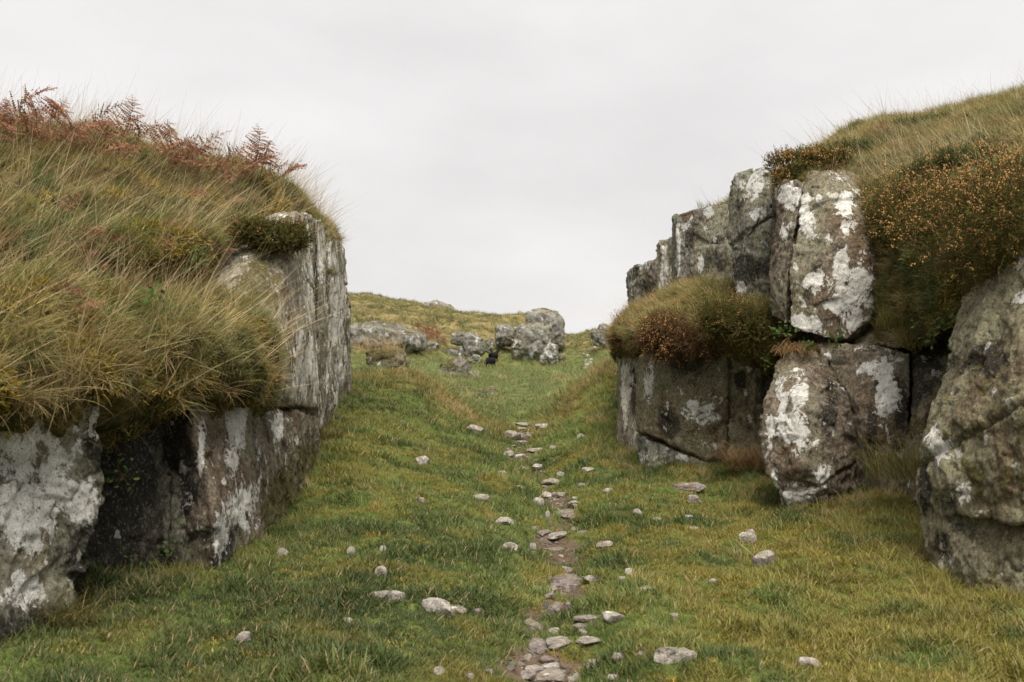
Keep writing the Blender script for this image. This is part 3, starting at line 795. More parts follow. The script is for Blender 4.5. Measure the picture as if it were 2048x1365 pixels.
outline_rock("boulder", [(692, 606), (720, 603), (735, 612), (765, 608), (768, 628), (692, 632)], 86, 2.0, M_rock_far, "mossy outcrop high on the far hill beside the left wall", 0.12, blobs=[('m', 730, 618, 60, 12, .7)])
outline_rock("boulder", [(799, 628), (808, 623), (815, 630), (812, 640), (799, 640)], 81, 1.0, M_rock_far, "small dark outcrop on the upper slope of the far hill", 0.08)
outline_rock("boulder", [(893, 694), (912, 692), (922, 702), (918, 714), (895, 712)], 57, 1.0, M_rock_far, "low broken boulder with a turf cap left of the upright boulder", 0.05, blobs=[('m', 905, 694, 14, 6, 1.)])
outline_rock("boulder", [(880, 784), (905, 776), (935, 781), (957, 789), (955, 802), (890, 797)], 29, 1.0, M_rock_far, "flat rock showing through turf at the meadow's near edge", 0.035, blobs=[('m', 930, 780, 40, 5, .8)])
outline_rock("boulder", [(957, 786), (972, 781), (989, 790), (989, 806), (962, 802)], 28, 0.9, M_rock_far, "squat end stone beside the flat meadow rock", 0.03, blobs=[('m', 975, 783, 14, 6, .9)])
outline_rock("boulder", [(1182, 664), (1194, 659), (1214, 668), (1212, 690), (1186, 684)], 62, 1.4, M_rock_far, "boulder on the far right slope against the right wall", 0.06)
outline_rock("boulder", [(993, 752), (1004, 748), (1013, 756), (1006, 762), (994, 760)], 42, .5, M_rock_moss, "small dark stone in the meadow below the sheep", 0.035)
outline_rock("boulder", [(729, 704), (760, 694), (790, 698), (804, 722), (800, 748), (740, 752)], 26, 1.0, M_rock_moss, "mossy hummock of rock with dry grass just beyond the left wall", 0.03, blobs=[('m', 770, 705, 40, 16, .9), ('w', 758, 725, 12, 10, .6)])
outline_rock("boulder", [(848, 690), (862, 682), (874, 690), (872, 700), (850, 700)], 58, .8, M_rock_far, "small grey rock among the rusty bracken of the far hill", 0.06)
outline_rock("boulder", [(1160, 800), (1172, 768), (1186, 752), (1196, 770), (1188, 808)], 21.5, .9, M_rock_moss, "rock showing through the turf of the right bank beyond the wall", 0.03, blobs=[('m', 1180, 760, 20, 15, .8)])
for out, d, dp, m, lab, vx in [
    ([(902, 680), (906, 669), (918, 667), (924, 676), (920, 684)], 60, .9, M_rock_far, "small grey crag in the turf up and left of the upright boulder", .05),
    ([(968, 696), (972, 679), (982, 677), (985, 690), (980, 700)], 59, .9, M_rock_far, "narrow rock between the upright boulder and the white-spotted boulder", .05),
    ([(938, 717), (946, 710), (957, 711), (960, 718), (948, 721)], 55, .6, M_rock_far, "low flat stone in front of the upright boulder", .04),
    ([(964, 785), (972, 774), (984, 774), (988, 784)], 28.6, .5, M_rock_moss, "moss-topped rock above the squat end stone of the meadow", .03),
    ([(932, 755), (938, 744), (950, 744), (960, 753), (948, 758)], 39, .7, M_rock_moss, "mossy rock touching the right end of the meadow's lone boulder", .035),
    ([(1117, 716), (1121, 708), (1129, 709), (1131, 717)], 59, .5, M_rock_moss, "small dark rock just right of the small blunt boulder", .045),
    ([(796, 613), (806, 603), (822, 605), (830, 614)], 92, 1.4, M_rock_far, "low grey crag on the far hill's skyline left of the skyline boulder", .1),
    ([(742, 640), (756, 628), (790, 632), (800, 646), (760, 650)], 72, 1.8, M_rock_moss, "mossy crag half way up the far hill above the long slab", .09),
    ([(858, 662), (872, 652), (900, 655), (905, 668), (880, 672)], 69, 1.4, M_rock_moss, "dark crag above the rusty bracken of the far hill", .08),
    ([(960, 650), (972, 641), (990, 642), (996, 652)], 76, 1.4, M_rock_far, "grey crag high on the hill above the white-spotted boulder", .08),
    ([(1196, 662), (1203, 650), (1216, 652), (1222, 664)], 66, 1.2, M_rock_far, "block on the right skyline beside the right wall", .06)]:
    outline_rock("boulder", out, d, dp, m, lab, vx)
finish_rocks()

# ------------------------------------------------------------------ stones lying about
_ico = bmesh.new()
bmesh.ops.create_icosphere(_ico, subdivisions=3, radius=1)
ICO_V = np.array([v.co[:] for v in _ico.verts])
ICO_F = np.array([[v.index for v in f.verts] for f in _ico.faces])
_ico.free()
STONES = []     # (x, y, radius) so that turf keeps off them


def stone_mesh(w, dep, h, seed, flat):
    r = np.random.default_rng(seed)
    n = r.integers(9, 14)
    pl = r.normal(size=(n, 3)); pl[:, 2] *= 0.7
    pl /= np.linalg.norm(pl, axis=1)[:, None]
    off = r.uniform(0.62, 0.95, n)
    if flat:
        m_ = int(r.integers(4, 7))
        an = np.sort(r.uniform(0, 6.28, m_)) * 0.35 + np.arange(m_) * 6.28 / m_ * 0.65
        pl = np.c_[np.cos(an), np.sin(an), r.uniform(-.25, .35, m_)]
        off = r.uniform(0.5, 0.95, m_)
        pl = np.r_[pl, [[0, 0, -1.0]]]; off = np.r_[off, .6]
    pl = np.r_[pl, [[0.12 * r.normal(), 0.12 * r.normal(), 1.0]]]
    off = np.r_[off, 0.55 if flat else 0.85]
    dots = ICO_V @ pl.T
    rad = np.where(dots > 0.05, off / np.maximum(dots, 0.05), 9)
    k = 45.0
    rr = -np.log(np.exp(-k * rad).sum(1) + math.exp(-k * 1.15)) / k
    V = ICO_V * rr[:, None]
    V = V * (1 + 0.07 * fbm(V * 2.2 + seed, 3))[:, None] + 0.03 * np.stack([perlin(V * 6 + seed + a) for a in (1, 30, 60)], 1)
    mn, mx = V.min(0), V.max(0)
    V = (V - (mn + mx) / 2) / ((mx - mn) / 2)
    a = r.uniform(-0.3, 0.3)
    V = V * np.array([w / 2, dep / 2, h / 2])
    V[:, 2] += V[:, 0] * a * 0.3
    return V


def stone(u, v, w, h, label, mat, group=None, flat=False, seed=None, name="stone"):
    """u, v is the foot of the stone in the photo, w and h its seen size in pixels"""
    seed = seed or int(u * 7 + v * 13)
    p = ray_ground(u, v)
    s = p[1] / F
    ww, hh = w * s * 1.12, h * s * 1.15
    lookdown = CAMZ / p[1]
    if flat:
        ww *= 1.15
        dep = float(np.clip(hh / lookdown * 0.95, ww * 0.5, ww * 1.3))
        hh = max(0.14 * ww, 0.025)
    else:
        dep = ww * 0.75
        hh = max(hh - dep * lookdown * 0.6, hh * 0.4) * 1.4
    V = stone_mesh(ww, dep, hh, seed, flat)
    me = mesh_np(name, V, ICO_F, True)
    for k in ("lich", "dark", "mossy"):
        fattr(me, k, np.zeros(len(V)))
    me.set_sharp_from_angle(angle=math.radians(24))
    q = np.array([p[0], p[1] + dep * 0.4, 0.0])
    q[2] = ground_z(q[None, :2])[0] + hh * 0.12
    o = new_obj(name, me, mat, loc=q)
    tag(o, label, "stone", group)
    STONES.append((q[0], q[1], ww * 0.44, dep * 0.44))
    return o


Z8 = lambda x, y: (660 + x / 2.438, 820 + y / 2.438)
G, P_, S_ = M_stone, M_stone_pale, M_slate
SG = "small stones half sunk in the path's turf"
stone_list = [  # photo detail coordinates: x, foot y, width, height, material, flat, label
    (447, 272, 66, 42, P_, 0, "grey stone alone on the green slope left of the path"),
    (725, 436, 92, 30, G, 0, "wide low stone beside the dark grass hump left of the path"),
    (1016, 472, 52, 38, P_, 0, "pale round stone on the left edge of the path half way up"),
    (1065, 432, 58, 32, P_, 0, "pale slab tilted just above the pale round path stone"),
    (1130, 432, 48, 20, G, 0, "low stone on the path right of the tilted pale slab"),
    (1075, 482, 74, 16, S_, 1, "long thin flat stone across the path below the pale round stone"),
    (850, 568, 84, 38, P_, 0, "pale leaning stone at the left edge of the worn path"),
    (870, 682, 84, 42, G, 0, "rounded stone in the grass left of the slate steps"),
    (1185, 478, 64, 28, G, 0, "stone at the right edge of the path above the flat bare rock"),
    (1165, 535, 110, 40, S_, 1, "flat bare slab in the worn earth at the middle of the path"),
    (1060, 524, 24, 28, P_, 0, "small white stone poking from the grass tuft in the path"),
    (940, 514, 58, 14, S_, 1, "dark flat sliver of stone in the grass left of the path"),
    (1045, 618, 58, 26, S_, 1, "brown slate in the earth above the slate steps"),
    (1105, 656, 90, 34, G, 1, "widest grey slate of the steps in the middle of the path"),
    (1095, 684, 80, 16, S_, 1, "thin dark slate edge at the front of the steps"),
    (990, 690, 32, 36, G, 0, "narrow upright stone at the left of the slate steps"),
    (1240, 612, 74, 20, S_, 1, "reddish flat stone in the turf right of the path"),
    (1340, 680, 74, 30, G, 0, "stone with a mossy cap on the turf right of the slate steps"),
    (1360, 414, 58, 30, G, 0, "grey stone on the right bank nearest the cracked wedge of rock"),
    (1125, 334, 38, 28, P_, 0, "pale pebble-like stone in the upper path"),
    (1075, 378, 78, 30, G, 0, "brownish slab in the upper path"),
    (1015, 298, 54, 26, P_, 0, "pale stone at the bend of the upper path"),
    (935, 296, 44, 12, G, 1, "flat stone under the turf edge at the upper path's bend"),
    (1260, 305, 58, 22, G, 0, "long pale stone on the turf right of the upper path"),
    (840, 309, 38, 14, P_, 1, "thin pale stone on the left slope above the path"),
    (915, 385, 54, 20, G, 1, "thin stone sunk in the green slope left of the upper path"),
    (1505, 518, 48, 28, G, 0, "tan pointed stone on the mossy right slope"),
    (1600, 560, 42, 20, P_, 0, "small pale stone on the right slope left of two white stones"),
    (1755, 541, 42, 24, P_, 0, "upper of two white stones on the mossy right slope"),
    (1770, 585, 64, 26, P_, 0, "lower of two white stones on the mossy right slope"),
    (1780, 464, 68, 40, G, 0, "grey arched stone below the reddish slab near the right wall"),
    (1755, 414, 170, 48, S_, 0, "long reddish slab in the turf below the right wall's cleft"),
    (2035, 662, 64, 56, P_, 0, "jagged white stone in the turf near the egg-shaped boulder"),
    (1460, 806, 38, 30, P_, 0, "small pale pointed stone in golden moss right of the path"),
    (1540, 892, 84, 26, P_, 0, "low white-topped stone in golden moss right of the earth hollow"),
    (1240, 838, 38, 28, G, 0, "small round stone on top of the earth hollow's rim"),
    (1285, 856, 80, 38, G, 0, "grey stone at the right end of the earth hollow"),
    (1165, 882, 190, 50, S_, 1, "broad bare rock surface in the earth hollow of the path"),
    (1160, 798, 44, 20, S_, 1, "slate chip behind the earth hollow"),
    (1070, 856, 28, 38, S_, 0, "upright brown stone at the left of the earth hollow"),
    (1380, 1060, 100, 56, P_, 0, "pale stone with a white lichen spot right of the lower path"),
    (1690, 1235, 195, 98, G, 0, "largest grey lichen-spotted stone in the moss at lower right"),
    (1680, 1024, 44, 28, G, 0, "small grey stone above the largest stone at lower right"),
    (1875, 856, 42, 28, G, 0, "small brown stone in golden moss at the far right of the floor"),
    (1105, 1005, 84, 66, S_, 0, "dark upright wedge of slate standing in the lower path"),
    (1165, 990, 38, 58, S_, 0, "narrow dark slate standing right of the upright wedge"),
    (1050, 978, 24, 34, S_, 0, "small dark slate chip standing left of the upright wedge"),
    (1000, 1080, 60, 38, S_, 0, "bluish slate at the left edge of the lower path"),
    (1015, 1192, 128, 105, S_, 1, "big reddish brown slate lying flat at the left of the lower path"),
    (1135, 1166, 122, 95, G, 1, "big grey slate in the middle of the lower path"),
    (1262, 1172, 100, 74, G, 1, "flat grey stone right of the big grey slate"),
    (1250, 1042, 96, 26, S_, 1, "long low slate across the lower path behind the big slates"),
    (1065, 1318, 132, 84, G, 1, "pale grey slab at the bottom edge of the path"),
    (1205, 1342, 74, 84, G, 1, "narrow tan slab at the bottom edge right of the pale slab"),
    (1305, 1264, 80, 34, G, 1, "low flat stone in the turf right of the narrow slab"),
    (1410, 1254, 64, 44, S_, 0, "rounded brown stone between the low flat stone and the largest stone"),
    (1385, 1322, 64, 38, G, 0, "round grey stone at the bottom edge right of the path"),
    (970, 1334, 64, 52, S_, 1, "dark slab at the bottom left corner of the path"),
    (1105, 1088, 64, 28, G, 1, "small slate above the big grey slate"),
    (1220, 1076, 58, 22, S_, 1, "thin slate above the flat grey stone"),
    (1040, 1200, 54, 14, S_, 1, "dark slate splinter below the big reddish brown slate"),
    (520, 1004, 140, 84, P_, 0, "big pale humped stone in the grass left of the path"),
    (612, 1004, 120, 44, G, 0, "low grey stone joined to the right of the big pale humped stone"),
    (300, 940, 118, 66, P_, 0, "white crusted stone left of the big pale humped stone"),
    (235, 920, 84, 36, G, 0, "low mossy stone touching the white crusted stone"),
    (245, 816, 60, 44, P_, 0, "pale split stone above the white crusted stone"),
    (255, 692, 34, 24, P_, 0, "small pale stone alone in the left turf"),
    (100, 716, 38, 44, P_, 0, "pale upright stone with a dark hollow on the left turf"),
    (440, 462, 38, 32, G, 0, "small grey stone under the golden moss of the left slope"),
    (85, 1048, 38, 34, G, 0, "small stone in the dark grass at lower left"),
    (765, 1290, 60, 32, S_, 0, "brown stone sunk in the grass left of the bottom of the path"),
    (680, 1325, 44, 32, G, 0, "grey stone in the grass at the bottom edge left of the path"),
    (1035, 108, 66, 32, P_, 0, "pale boulder-like stone on the rise where the path meets the meadow"),
    (930, 84, 64, 14, G, 1, "thin flat stone at the very top of the path"),
    (885, 166, 86, 38, G, 0, "long step stone at the left of the path's rocky rise"),
    (952, 160, 66, 34, G, 0, "square step stone at the right of the path's rocky rise"),
    (940, 176, 64, 16, G, 1, "thin slab under the two step stones"),
    (1225, 144, 38, 24, P_, 0, "small white stone on the turf right of the path's rocky rise"),
    (925, 234, 54, 20, P_, 0, "pale stone in the path below the two step stones"),
    (870, 234, 48, 26, G, 0, "grey stone at the left turf edge below the two step stones"),
    (1000, 214, 64, 18, G, 1, "flat brown stone right of the pale stone below the steps"),
    (940, 110, 66, 22, G, 0, "dark stone between the thin top stone and the step stones"),
    (1085, 196, 34, 20, G, 0, "small grey stone right of the path below the pale boulder-like stone"),
]
for x, y, w, h, m, flat, lab in stone_list:
    u, v = Z8(x, y)
    stone(u, v, w / 2.438, h / 2.438, lab, m, flat=bool(flat))
for u, v, w, h, m, lab in [(481, 1292, 32, 20, G, "small brown stone in the dark grass near the left bottom corner"),
                           (562, 1118, 24, 20, G, "small mossy stone in the turf near the corner block"),
                           (1497, 1088, 34, 28, P_, "white angular stone in the turf below the egg-shaped boulder"),
                           (1530, 1138, 46, 28, G, "grey slab stone in the turf right of the small pale pointed stone"),
                           (1620, 1340, 40, 26, G, "buried grey stone at the bottom right of the floor"),
                           (1135, 808, 14, 11, P_, "stone on the edge of the right bank beyond the walls"),
                           (950, 868, 30, 14, G, "low stone in the mossy left slope near the path's rise")]:
    stone(u, v, w, h, lab, m)
for i, (u, v, w) in enumerate([(1176, 716, 9), (1183, 722, 8), (1172, 724, 7), (1180, 730, 10), (1174, 734, 9), (1168, 713, 7), (1190, 700, 8), (1182, 704, 7), (1196, 697, 9), (1170, 740, 7)]):
    stone(u, v, w, w * .7, "white stone of the scree spilling down the far right slope", P_, group="white scree stones on the far right slope")
stray = np.random.default_rng(77)
for i in range(46):
    k = stray.integers(1, len(PATH_PX) - 1)
    f = stray.random()
    u = PATH_PX[k][0] * (1 - f) + PATH_PX[k + 1 if k + 1 < len(PATH_PX) else k][0] * f
    v = PATH_PX[k][1] * (1 - f) + PATH_PX[k + 1 if k + 1 < len(PATH_PX) else k][1] * f
    u += stray.normal() * (v - 700) * 0.13
    stone(u, v, stray.uniform(10, 24) * (v - 560) / 600, stray.uniform(6, 13) * (v - 560) / 600, "small stone chip scattered along the worn path", [G, S_, P_, S_][i % 4],
          group="stone chips along the worn path", flat=i % 2 == 0, seed=900 + i)

# ------------------------------------------------------------------ blades, tufts and scattering
PROTO = {}


def ribbon(base, az, L, phi0, droop, width, segs, twist=0.0, side=0.0):
    """arrays of blades -> verts, quads; az = heading of the lean, phi = angle from the vertical"""
    n = len(L)
    t = np.linspace(0, 1, segs + 1)
    P = np.zeros((n, segs + 1, 3))
    P[:, 0] = base
    for k in range(segs):
        ph = phi0 + droop * (t[k] + t[k + 1]) / 2
        st = (L / segs)[:, None]
        a = az + side * t[k]
        d = np.stack([np.sin(ph) * np.cos(a), np.sin(ph) * np.sin(a), np.cos(ph)], 1)
        P[:, k + 1] = P[:, k] + d * st
    wd = az + np.pi / 2 + twist
    wv = np.stack([np.cos(wd), np.sin(wd), np.zeros(n)], 1)
    prof = np.array([0.7] + [1.0 - 0.9 * (k / segs) ** 1.6 for k in range(1, segs + 1)])
    A = P - wv[:, None] * (width[:, None] * prof[None])[..., None] / 2
    B = P + wv[:, None] * (width[:, None] * prof[None])[..., None] / 2
    V = np.stack([A, B], 2).reshape(n, -1, 3)
    nv = 2 * (segs + 1)
    f = np.array([[2 * k, 2 * k + 1, 2 * k + 3, 2 * k + 2] for k in range(segs)])
    Q = (np.arange(n)[:, None, None] * nv + f[None]).reshape(-1, 4)
    return V.reshape(-1, 3), Q, nv


def tuft_proto(key, i, n, L, spread, phi, droop, width, segs, cone=np.pi, mat=None):
    r = np.random.default_rng(hash((len(key), i, n)) % 9999)
    az = r.uniform(-cone, cone, n) if cone > 3 else r.normal(0, cone, n)
    rad = spread * np.sqrt(r.random(n)); a = r.uniform(0, 6.28, n)
    base = np.stack([rad * np.cos(a), rad * np.sin(a), np.full(n, -0.012)], 1)
    LL = r.uniform(*L, n)
    V, Q, nv = ribbon(base, az, LL, r.uniform(*phi, n), r.uniform(*droop, n), np.full(n, width) * r.uniform(0.7, 1.25, n), segs, r.normal(0, 0.5, n), r.normal(0, .25, n))
    me = mesh_np(key, V, Q, True)
    fattr(me, "bv", np.repeat(r.random(n), nv))
    me.materials.append(mat or M_blade)
    o = bpy.data.objects.new("%s_%02d" % (key, i), me)
    PROTO.setdefault(key, bpy.data.collections.new("proto_" + key)).objects.link(o)


for i in range(6):
    tuft_proto("lawn", i, 16, (0.03, 0.075), 0.04, (0.05, 0.8), (0.2, 1.3), 0.0050, 3)
    tuft_proto("moss", i, 30, (0.012, 0.034), 0.045, (0.0, 0.9), (0.1, 0.9), 0.0055, 2, mat=M_moss)
    tuft_proto("rough", i, 20, (0.09, 0.22), 0.05, (0.05, 0.7), (0.5, 1.5), 0.0050, 4, cone=1.5)
    tuft_proto("long", i, 22, (0.14, 0.46), 0.06, (0.2, 1.1), (0.3, 1.6), 0.0056, 6, cone=0.85)
    tuft_proto("stalk", i, 3, (0.45, 0.95), 0.06, (0.15, 0.8), (0.05, 0.6), 0.0042, 6, cone=0.5)
    tuft_proto("leafy", i, 12, (0.03, 0.06), 0.06, (0.5, 1.2), (0.2, 0.6), 0.02, 3)


def sample_surface(V, Q, dens):
    """random points on quads; dens(centre points) gives points per square metre"""
    a, b, c, d = (V[Q[:, k]] for k in range(4))
    cr = np.cross(c - a, d - b)
    ar = np.linalg.norm(cr, axis=1) / 2
    nrm = cr / (2 * ar[:, None] + 1e-12)
    nrm[nrm[:, 2] < 0] *= -1
    cen = (a + b + c + d) / 4
    lam = ar * dens(cen)
    cnt = rng.poisson(lam)
    idx = np.repeat(np.arange(len(Q)), cnt)
    s, t = rng.random(len(idx))[:, None], rng.random(len(idx))[:, None]
    P = a[idx] * (1 - s) * (1 - t) + b[idx] * s * (1 - t) + c[idx] * s * t + d[idx] * (1 - s) * t
    return P, nrm[idx]


def in_view(P, margin=480):
    u, v = to_px(np.where(P[:, 1:2] > 0.3, P, np.array([[1e6, 1, 0]])))
    return (P[:, 1] > 0.5) & (u > -margin) & (u < 2048 + margin) & (v > -300) & (v < 1365 + margin)


_gn = {}


def gn_tree(key):
    if key in _gn:
        return _gn[key]
    t = bpy.data.node_groups.new("scatter_" + key, 'GeometryNodeTree')
    t.interface.new_socket("Geometry", in_out='INPUT', socket_type='NodeSocketGeometry')
    t.interface.new_socket("Geometry", in_out='OUTPUT', socket_type='NodeSocketGeometry')
    gi, go = t.nodes.new("NodeGroupInput"), t.nodes.new("NodeGroupOutput")
    ci = t.nodes.new("GeometryNodeCollectionInfo")
    ci.inputs["Collection"].default_value = PROTO[key]
    ci.inputs["Separate Children"].default_value = True
    ci.inputs["Reset Children"].default_value = True
    ip = t.nodes.new("GeometryNodeInstanceOnPoints")
    ip.inputs["Pick Instance"].default_value = True
    for nm, typ, sock in (("rot", 'FLOAT_VECTOR', "Rotation"), ("scl", 'FLOAT_VECTOR', "Scale"), ("pick", 'INT', "Instance Index")):
        na = t.nodes.new("GeometryNodeInputNamedAttribute")
        na.data_type = typ
        na.inputs["Name"].default_value = nm
        t.links.new(next(o for o in na.outputs if o.enabled and o.name == "Attribute"), ip.inputs[sock])
    t.links.new(gi.outputs[0], ip.inputs["Points"])
    t.links.new(ci.outputs[0], ip.inputs["Instance"])
    t.links.new(ip.outputs[0], go.inputs[0])
    _gn[key] = t
    return t


def scatter(name, key, P, up, head, scale, tint, label, cat, zscale=None, parent=None):
    n = len(P)
    z = up / np.linalg.norm(up, axis=1)[:, None]
    x = np.stack([np.cos(head), np.sin(head), np.zeros(n)], 1)
    x = x - z * (x * z).sum(1)[:, None]
    x /= np.linalg.norm(x, axis=1)[:, None] + 1e-9
    y = np.cross(z, x)
    rot = np.stack([np.arctan2(y[:, 2], z[:, 2]), -np.arcsin(np.clip(x[:, 2], -1, 1)), np.arctan2(x[:, 1], x[:, 0])], 1)
    me = bpy.data.meshes.new(name)
    me.vertices.add(n)
    me.vertices.foreach_set("co", np.asarray(P, np.float32).ravel())
    a = me.attributes.new("rot", 'FLOAT_VECTOR', 'POINT'); a.data.foreach_set("vector", rot.astype(np.float32).ravel())
    s = np.repeat(np.asarray(scale)[:, None], 3, 1)
    if zscale is not None:
        s[:, 2] *= zscale
    a = me.attributes.new("scl", 'FLOAT_VECTOR', 'POINT'); a.data.foreach_set("vector", s.astype(np.float32).ravel())
    a = me.attributes.new("pick", 'INT', 'POINT'); a.data.foreach_set("value", rng.integers(0, 6, n).astype(np.int32))
    a = me.attributes.new("tint", 'FLOAT_COLOR', 'POINT'); a.data.foreach_set("color", np.c_[tint, np.ones(n)].astype(np.float32).ravel())
    o = new_obj(name, me, None, parent)
    o.modifiers.new("scatter", 'NODES').node_group = gn_tree(key)
    return tag(o, label, cat, kind='stuff')


def lerp3(a, b, f):
    return np.asarray(a)[None] * (1 - f[:, None]) + np.asarray(b)[None] * f[:, None]


def mixw(T, c, f):
    return T * (1 - f[:, None]) + np.asarray(c)[None] * f[:, None]


LUSH, MID, YEL, GOLD, STRAW, RUST = (0.068, 0.105, 0.02), (0.16, 0.205, 0.046), (0.26, 0.215, 0.038), (0.33, 0.215, 0.03), (0.48, 0.345, 0.155), (0.28, 0.12, 0.045)


def off_stones(P):
    ok = np.ones(len(P), bool)
    for x, y, rx, ry in STONES:
        if y > 22:
            continue
        ok &= ((P[:, 0] - x) / rx) ** 2 + ((P[:, 1] - y) / ry) ** 2 > 0.9
    return ok


CRESTS = [np.array([W(*p)[:2] for p in l]) for l in ([(700, 762, 18.8), (760, 742, 19.2), (820, 738, 19.5), (880, 798, 18.3), (940, 828, 17.6), (1000, 851, 17.2)], [(1215, 722, 20.5), (1165, 775, 18.6), (1130, 828, 18.0), (1100, 848, 17.8)])]


def ground_tint(P):
    q = np.c_[P[:, :2], np.zeros(len(P))]
    n1 = fbm(q * 0.7 + 4, 3); n2 = fbm(q * 2.1 + 11, 3)
    T = lerp3(LUSH, MID, smooth01(-0.5, 0.5, n1 + 0.3 * n2))
    right = smooth01(0.2, 1.8, P[:, 0]) * smooth01(14, 6, P[:, 1])
    leftslope = smooth01(-0.6, -1.8, P[:, 0]) * smooth01(7.5, 10, P[:, 1]) * smooth01(16, 12, P[:, 1])
    g = smooth01(0.15, 0.75, n2 * 0.75 + right * 0.6 + leftslope * 0.35 + 0.14)
    T = mixw(T, YEL, g * 0.75)
    mead = smooth01(17, 24, P[:, 1])
    T = mixw(T, (0.17, 0.21, 0.07), mead * 0.8)
    cr = np.exp(-(np.minimum(seg_dist(P[:, :2], CRESTS[0]), seg_dist(P[:, :2], CRESTS[1])) / 0.9) ** 2)
    T = mixw(T, (0.27, 0.2, 0.06), cr * smooth01(-0.5, 0.2, n2) * 0.8)
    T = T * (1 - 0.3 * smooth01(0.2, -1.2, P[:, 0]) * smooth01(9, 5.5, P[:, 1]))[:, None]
    heath = smooth01(0.55, 1.3, P[:, 2] + 0.25 * fbm(q * 0.3, 2)) * smooth01(38, 52, P[:, 1])
    T = mixw(T, (0.1, 0.09, 0.032), heath * smooth01(0.0, 0.4, fbm(q * 0.35 + 17, 3)) * 0.8)
    T = mixw(T, (0.28, 0.22, 0.105), heath * smooth01(0.1, -0.2, fbm(q * 0.35 + 17, 3)) * smooth01(-0.6, 0.3, n2) * 0.9)
    rust = heath * smooth01(0.25, 0.6, fbm(q * 0.25 + 30, 2))
    T = mixw(T, (0.18, 0.115, 0.055), rust * 0.5)
    return T * rng.uniform(0.75, 1.25, (len(P), 1))


# short turf over the gully floor, the meadow and the hill
def gd(c):
    d = np.clip(c[:, 1], 0.5, None)
    n = np.where(d < 6.5, 1050, 0) + np.where(d < 6.5, 0, 1) * np.where(d < 9, 760, np.where(d < 20, 620 * (9 / d) ** 1.7, np.where(d < 120, 160 * (20 / d) ** 1.9, 0)))
    return n * in_view(c)


P, N = sample_surface(G_V, G_Q, gd)
soil = path_mask(P[:, :2]) * smooth01(24, 13, P[:, 1])
keep = (rng.random(len(P)) > smooth01(0.3, 0.85, soil + 0.25 * fbm(np.c_[P[:, :2] * 6, np.zeros(len(P))], 2))) & off_stones(P)
P, N = P[keep], N[keep]
d = P[:, 1]
hum = fbm(np.c_[P[:, :2] * 1.8 + 3, np.zeros(len(P))], 3)
sc = np.clip(d / 9, 1, None) ** 0.6 * smooth01(60, 14, d) ** 0.0 * (1 - 0.3 * smooth01(18, 30, d)) * rng.uniform(0.65, 1.25, len(P)) * (0.9 + 0.5 * smooth01(-0.1, 0.6, hum))
sc *= 0.78 + 0.6 * smooth01(-0.4, 0.45, fbm(np.c_[P[:, :2] * 1.3 + 33, np.zeros(len(P))], 3))
sc *= 1 + 0.5 * smooth01(0.5, 1.2, P[:, 2]) * smooth01(38, 52, d)
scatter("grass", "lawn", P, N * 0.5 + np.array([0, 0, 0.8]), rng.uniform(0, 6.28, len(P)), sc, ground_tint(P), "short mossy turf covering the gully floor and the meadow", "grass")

# pebbles in the worn earth
for i in range(6):
    V_ = stone_mesh(1.0, 0.8, 0.45, 4000 + i, i % 2 == 0)[:, :]
    b_ = bmesh.new(); bmesh.ops.create_icosphere(b_, subdivisions=2, radius=1)
    iv = np.array([x.co[:] for x in b_.verts]); jf = np.array([[x.index for x in f.verts] for f in b_.faces]); b_.free()
    near_ = np.argmax(iv @ ICO_V.T, axis=1)
    me_ = mesh_np("pebble", V_[near_], jf)
    fattr(me_, "bv", np.full(len(iv), 0.5)); me_.materials.append(M_blade)
    PROTO.setdefault("pebble", bpy.data.collections.new("proto_pebble")).objects.link(bpy.data.objects.new("pebble_%d" % i, me_))
P, N = sample_surface(G_V, G_Q, lambda c: 420 * smooth01(0.4, 0.8, path_mask(c[:, :2])) * (c[:, 1] < 17) * in_view(c))
n = len(P)
T = lerp3((0.12, 0.095, 0.075), (0.34, 0.29, 0.245), rng.random(n) ** 1.5)
scatter("pebbles", "pebble", P, N + 0.35 * rng.normal(size=(n, 3)), rng.uniform(0, 6.28, n), 0.012 + 0.05 * rng.random(n) ** 3, T, "small pebbles and slate flakes in the worn earth of the path", "pebbles")

# moss cushions
def md(c):
    q = np.c_[c[:, :2], np.zeros(len(c))]
    m = smooth01(0.1, 0.5, fbm(q * 1.6 + 50, 3) + 0.45 * smooth01(0.2, 1.8, c[:, 0]))
    return np.where(c[:, 1] < 20, 520 * m * np.clip(13 / np.clip(c[:, 1], 1, None), 0, 1) ** 2, 0) * in_view(c)


P, N = sample_surface(G_V, G_Q, md)
k = off_stones(P) & (path_mask(P[:, :2]) < 0.7)
P, N = P[k], N[k]
T = lerp3(YEL, GOLD, smooth01(-0.4, 0.5, fbm(np.c_[P[:, :2] * 3, np.zeros(len(P))], 2))) * rng.uniform(0.7, 1.2, (len(P), 1))
scatter("moss", "moss", P, N, rng.uniform(0, 6.28, len(P)), rng.uniform(0.9, 1.5, len(P)), T, "golden moss cushions among the turf, thickest right of the path", "moss")

# taller rough grass: clumps on the floor, foot of the walls and the slopes
WALL_L = np.array([W(0, 1270, 5.4)[:2], W(430, 1140, 7)[:2], W(560, 1045, 9)[:2], W(640, 885, 12.2)[:2], W(640, 790, 15)[:2], W(700, 765, 18.8)[:2]])
WALL_R = np.array([W(2048, 1200, 6.1)[:2], W(1850, 1160, 6.7)[:2], W(1790, 1000, 8.8)[:2], W(1600, 1010, 9.4)[:2], W(1520, 950, 11)[:2], W(1290, 940, 12.3)[:2], W(1240, 920, 13.4)[:2], W(1230, 850, 16)[:2]])


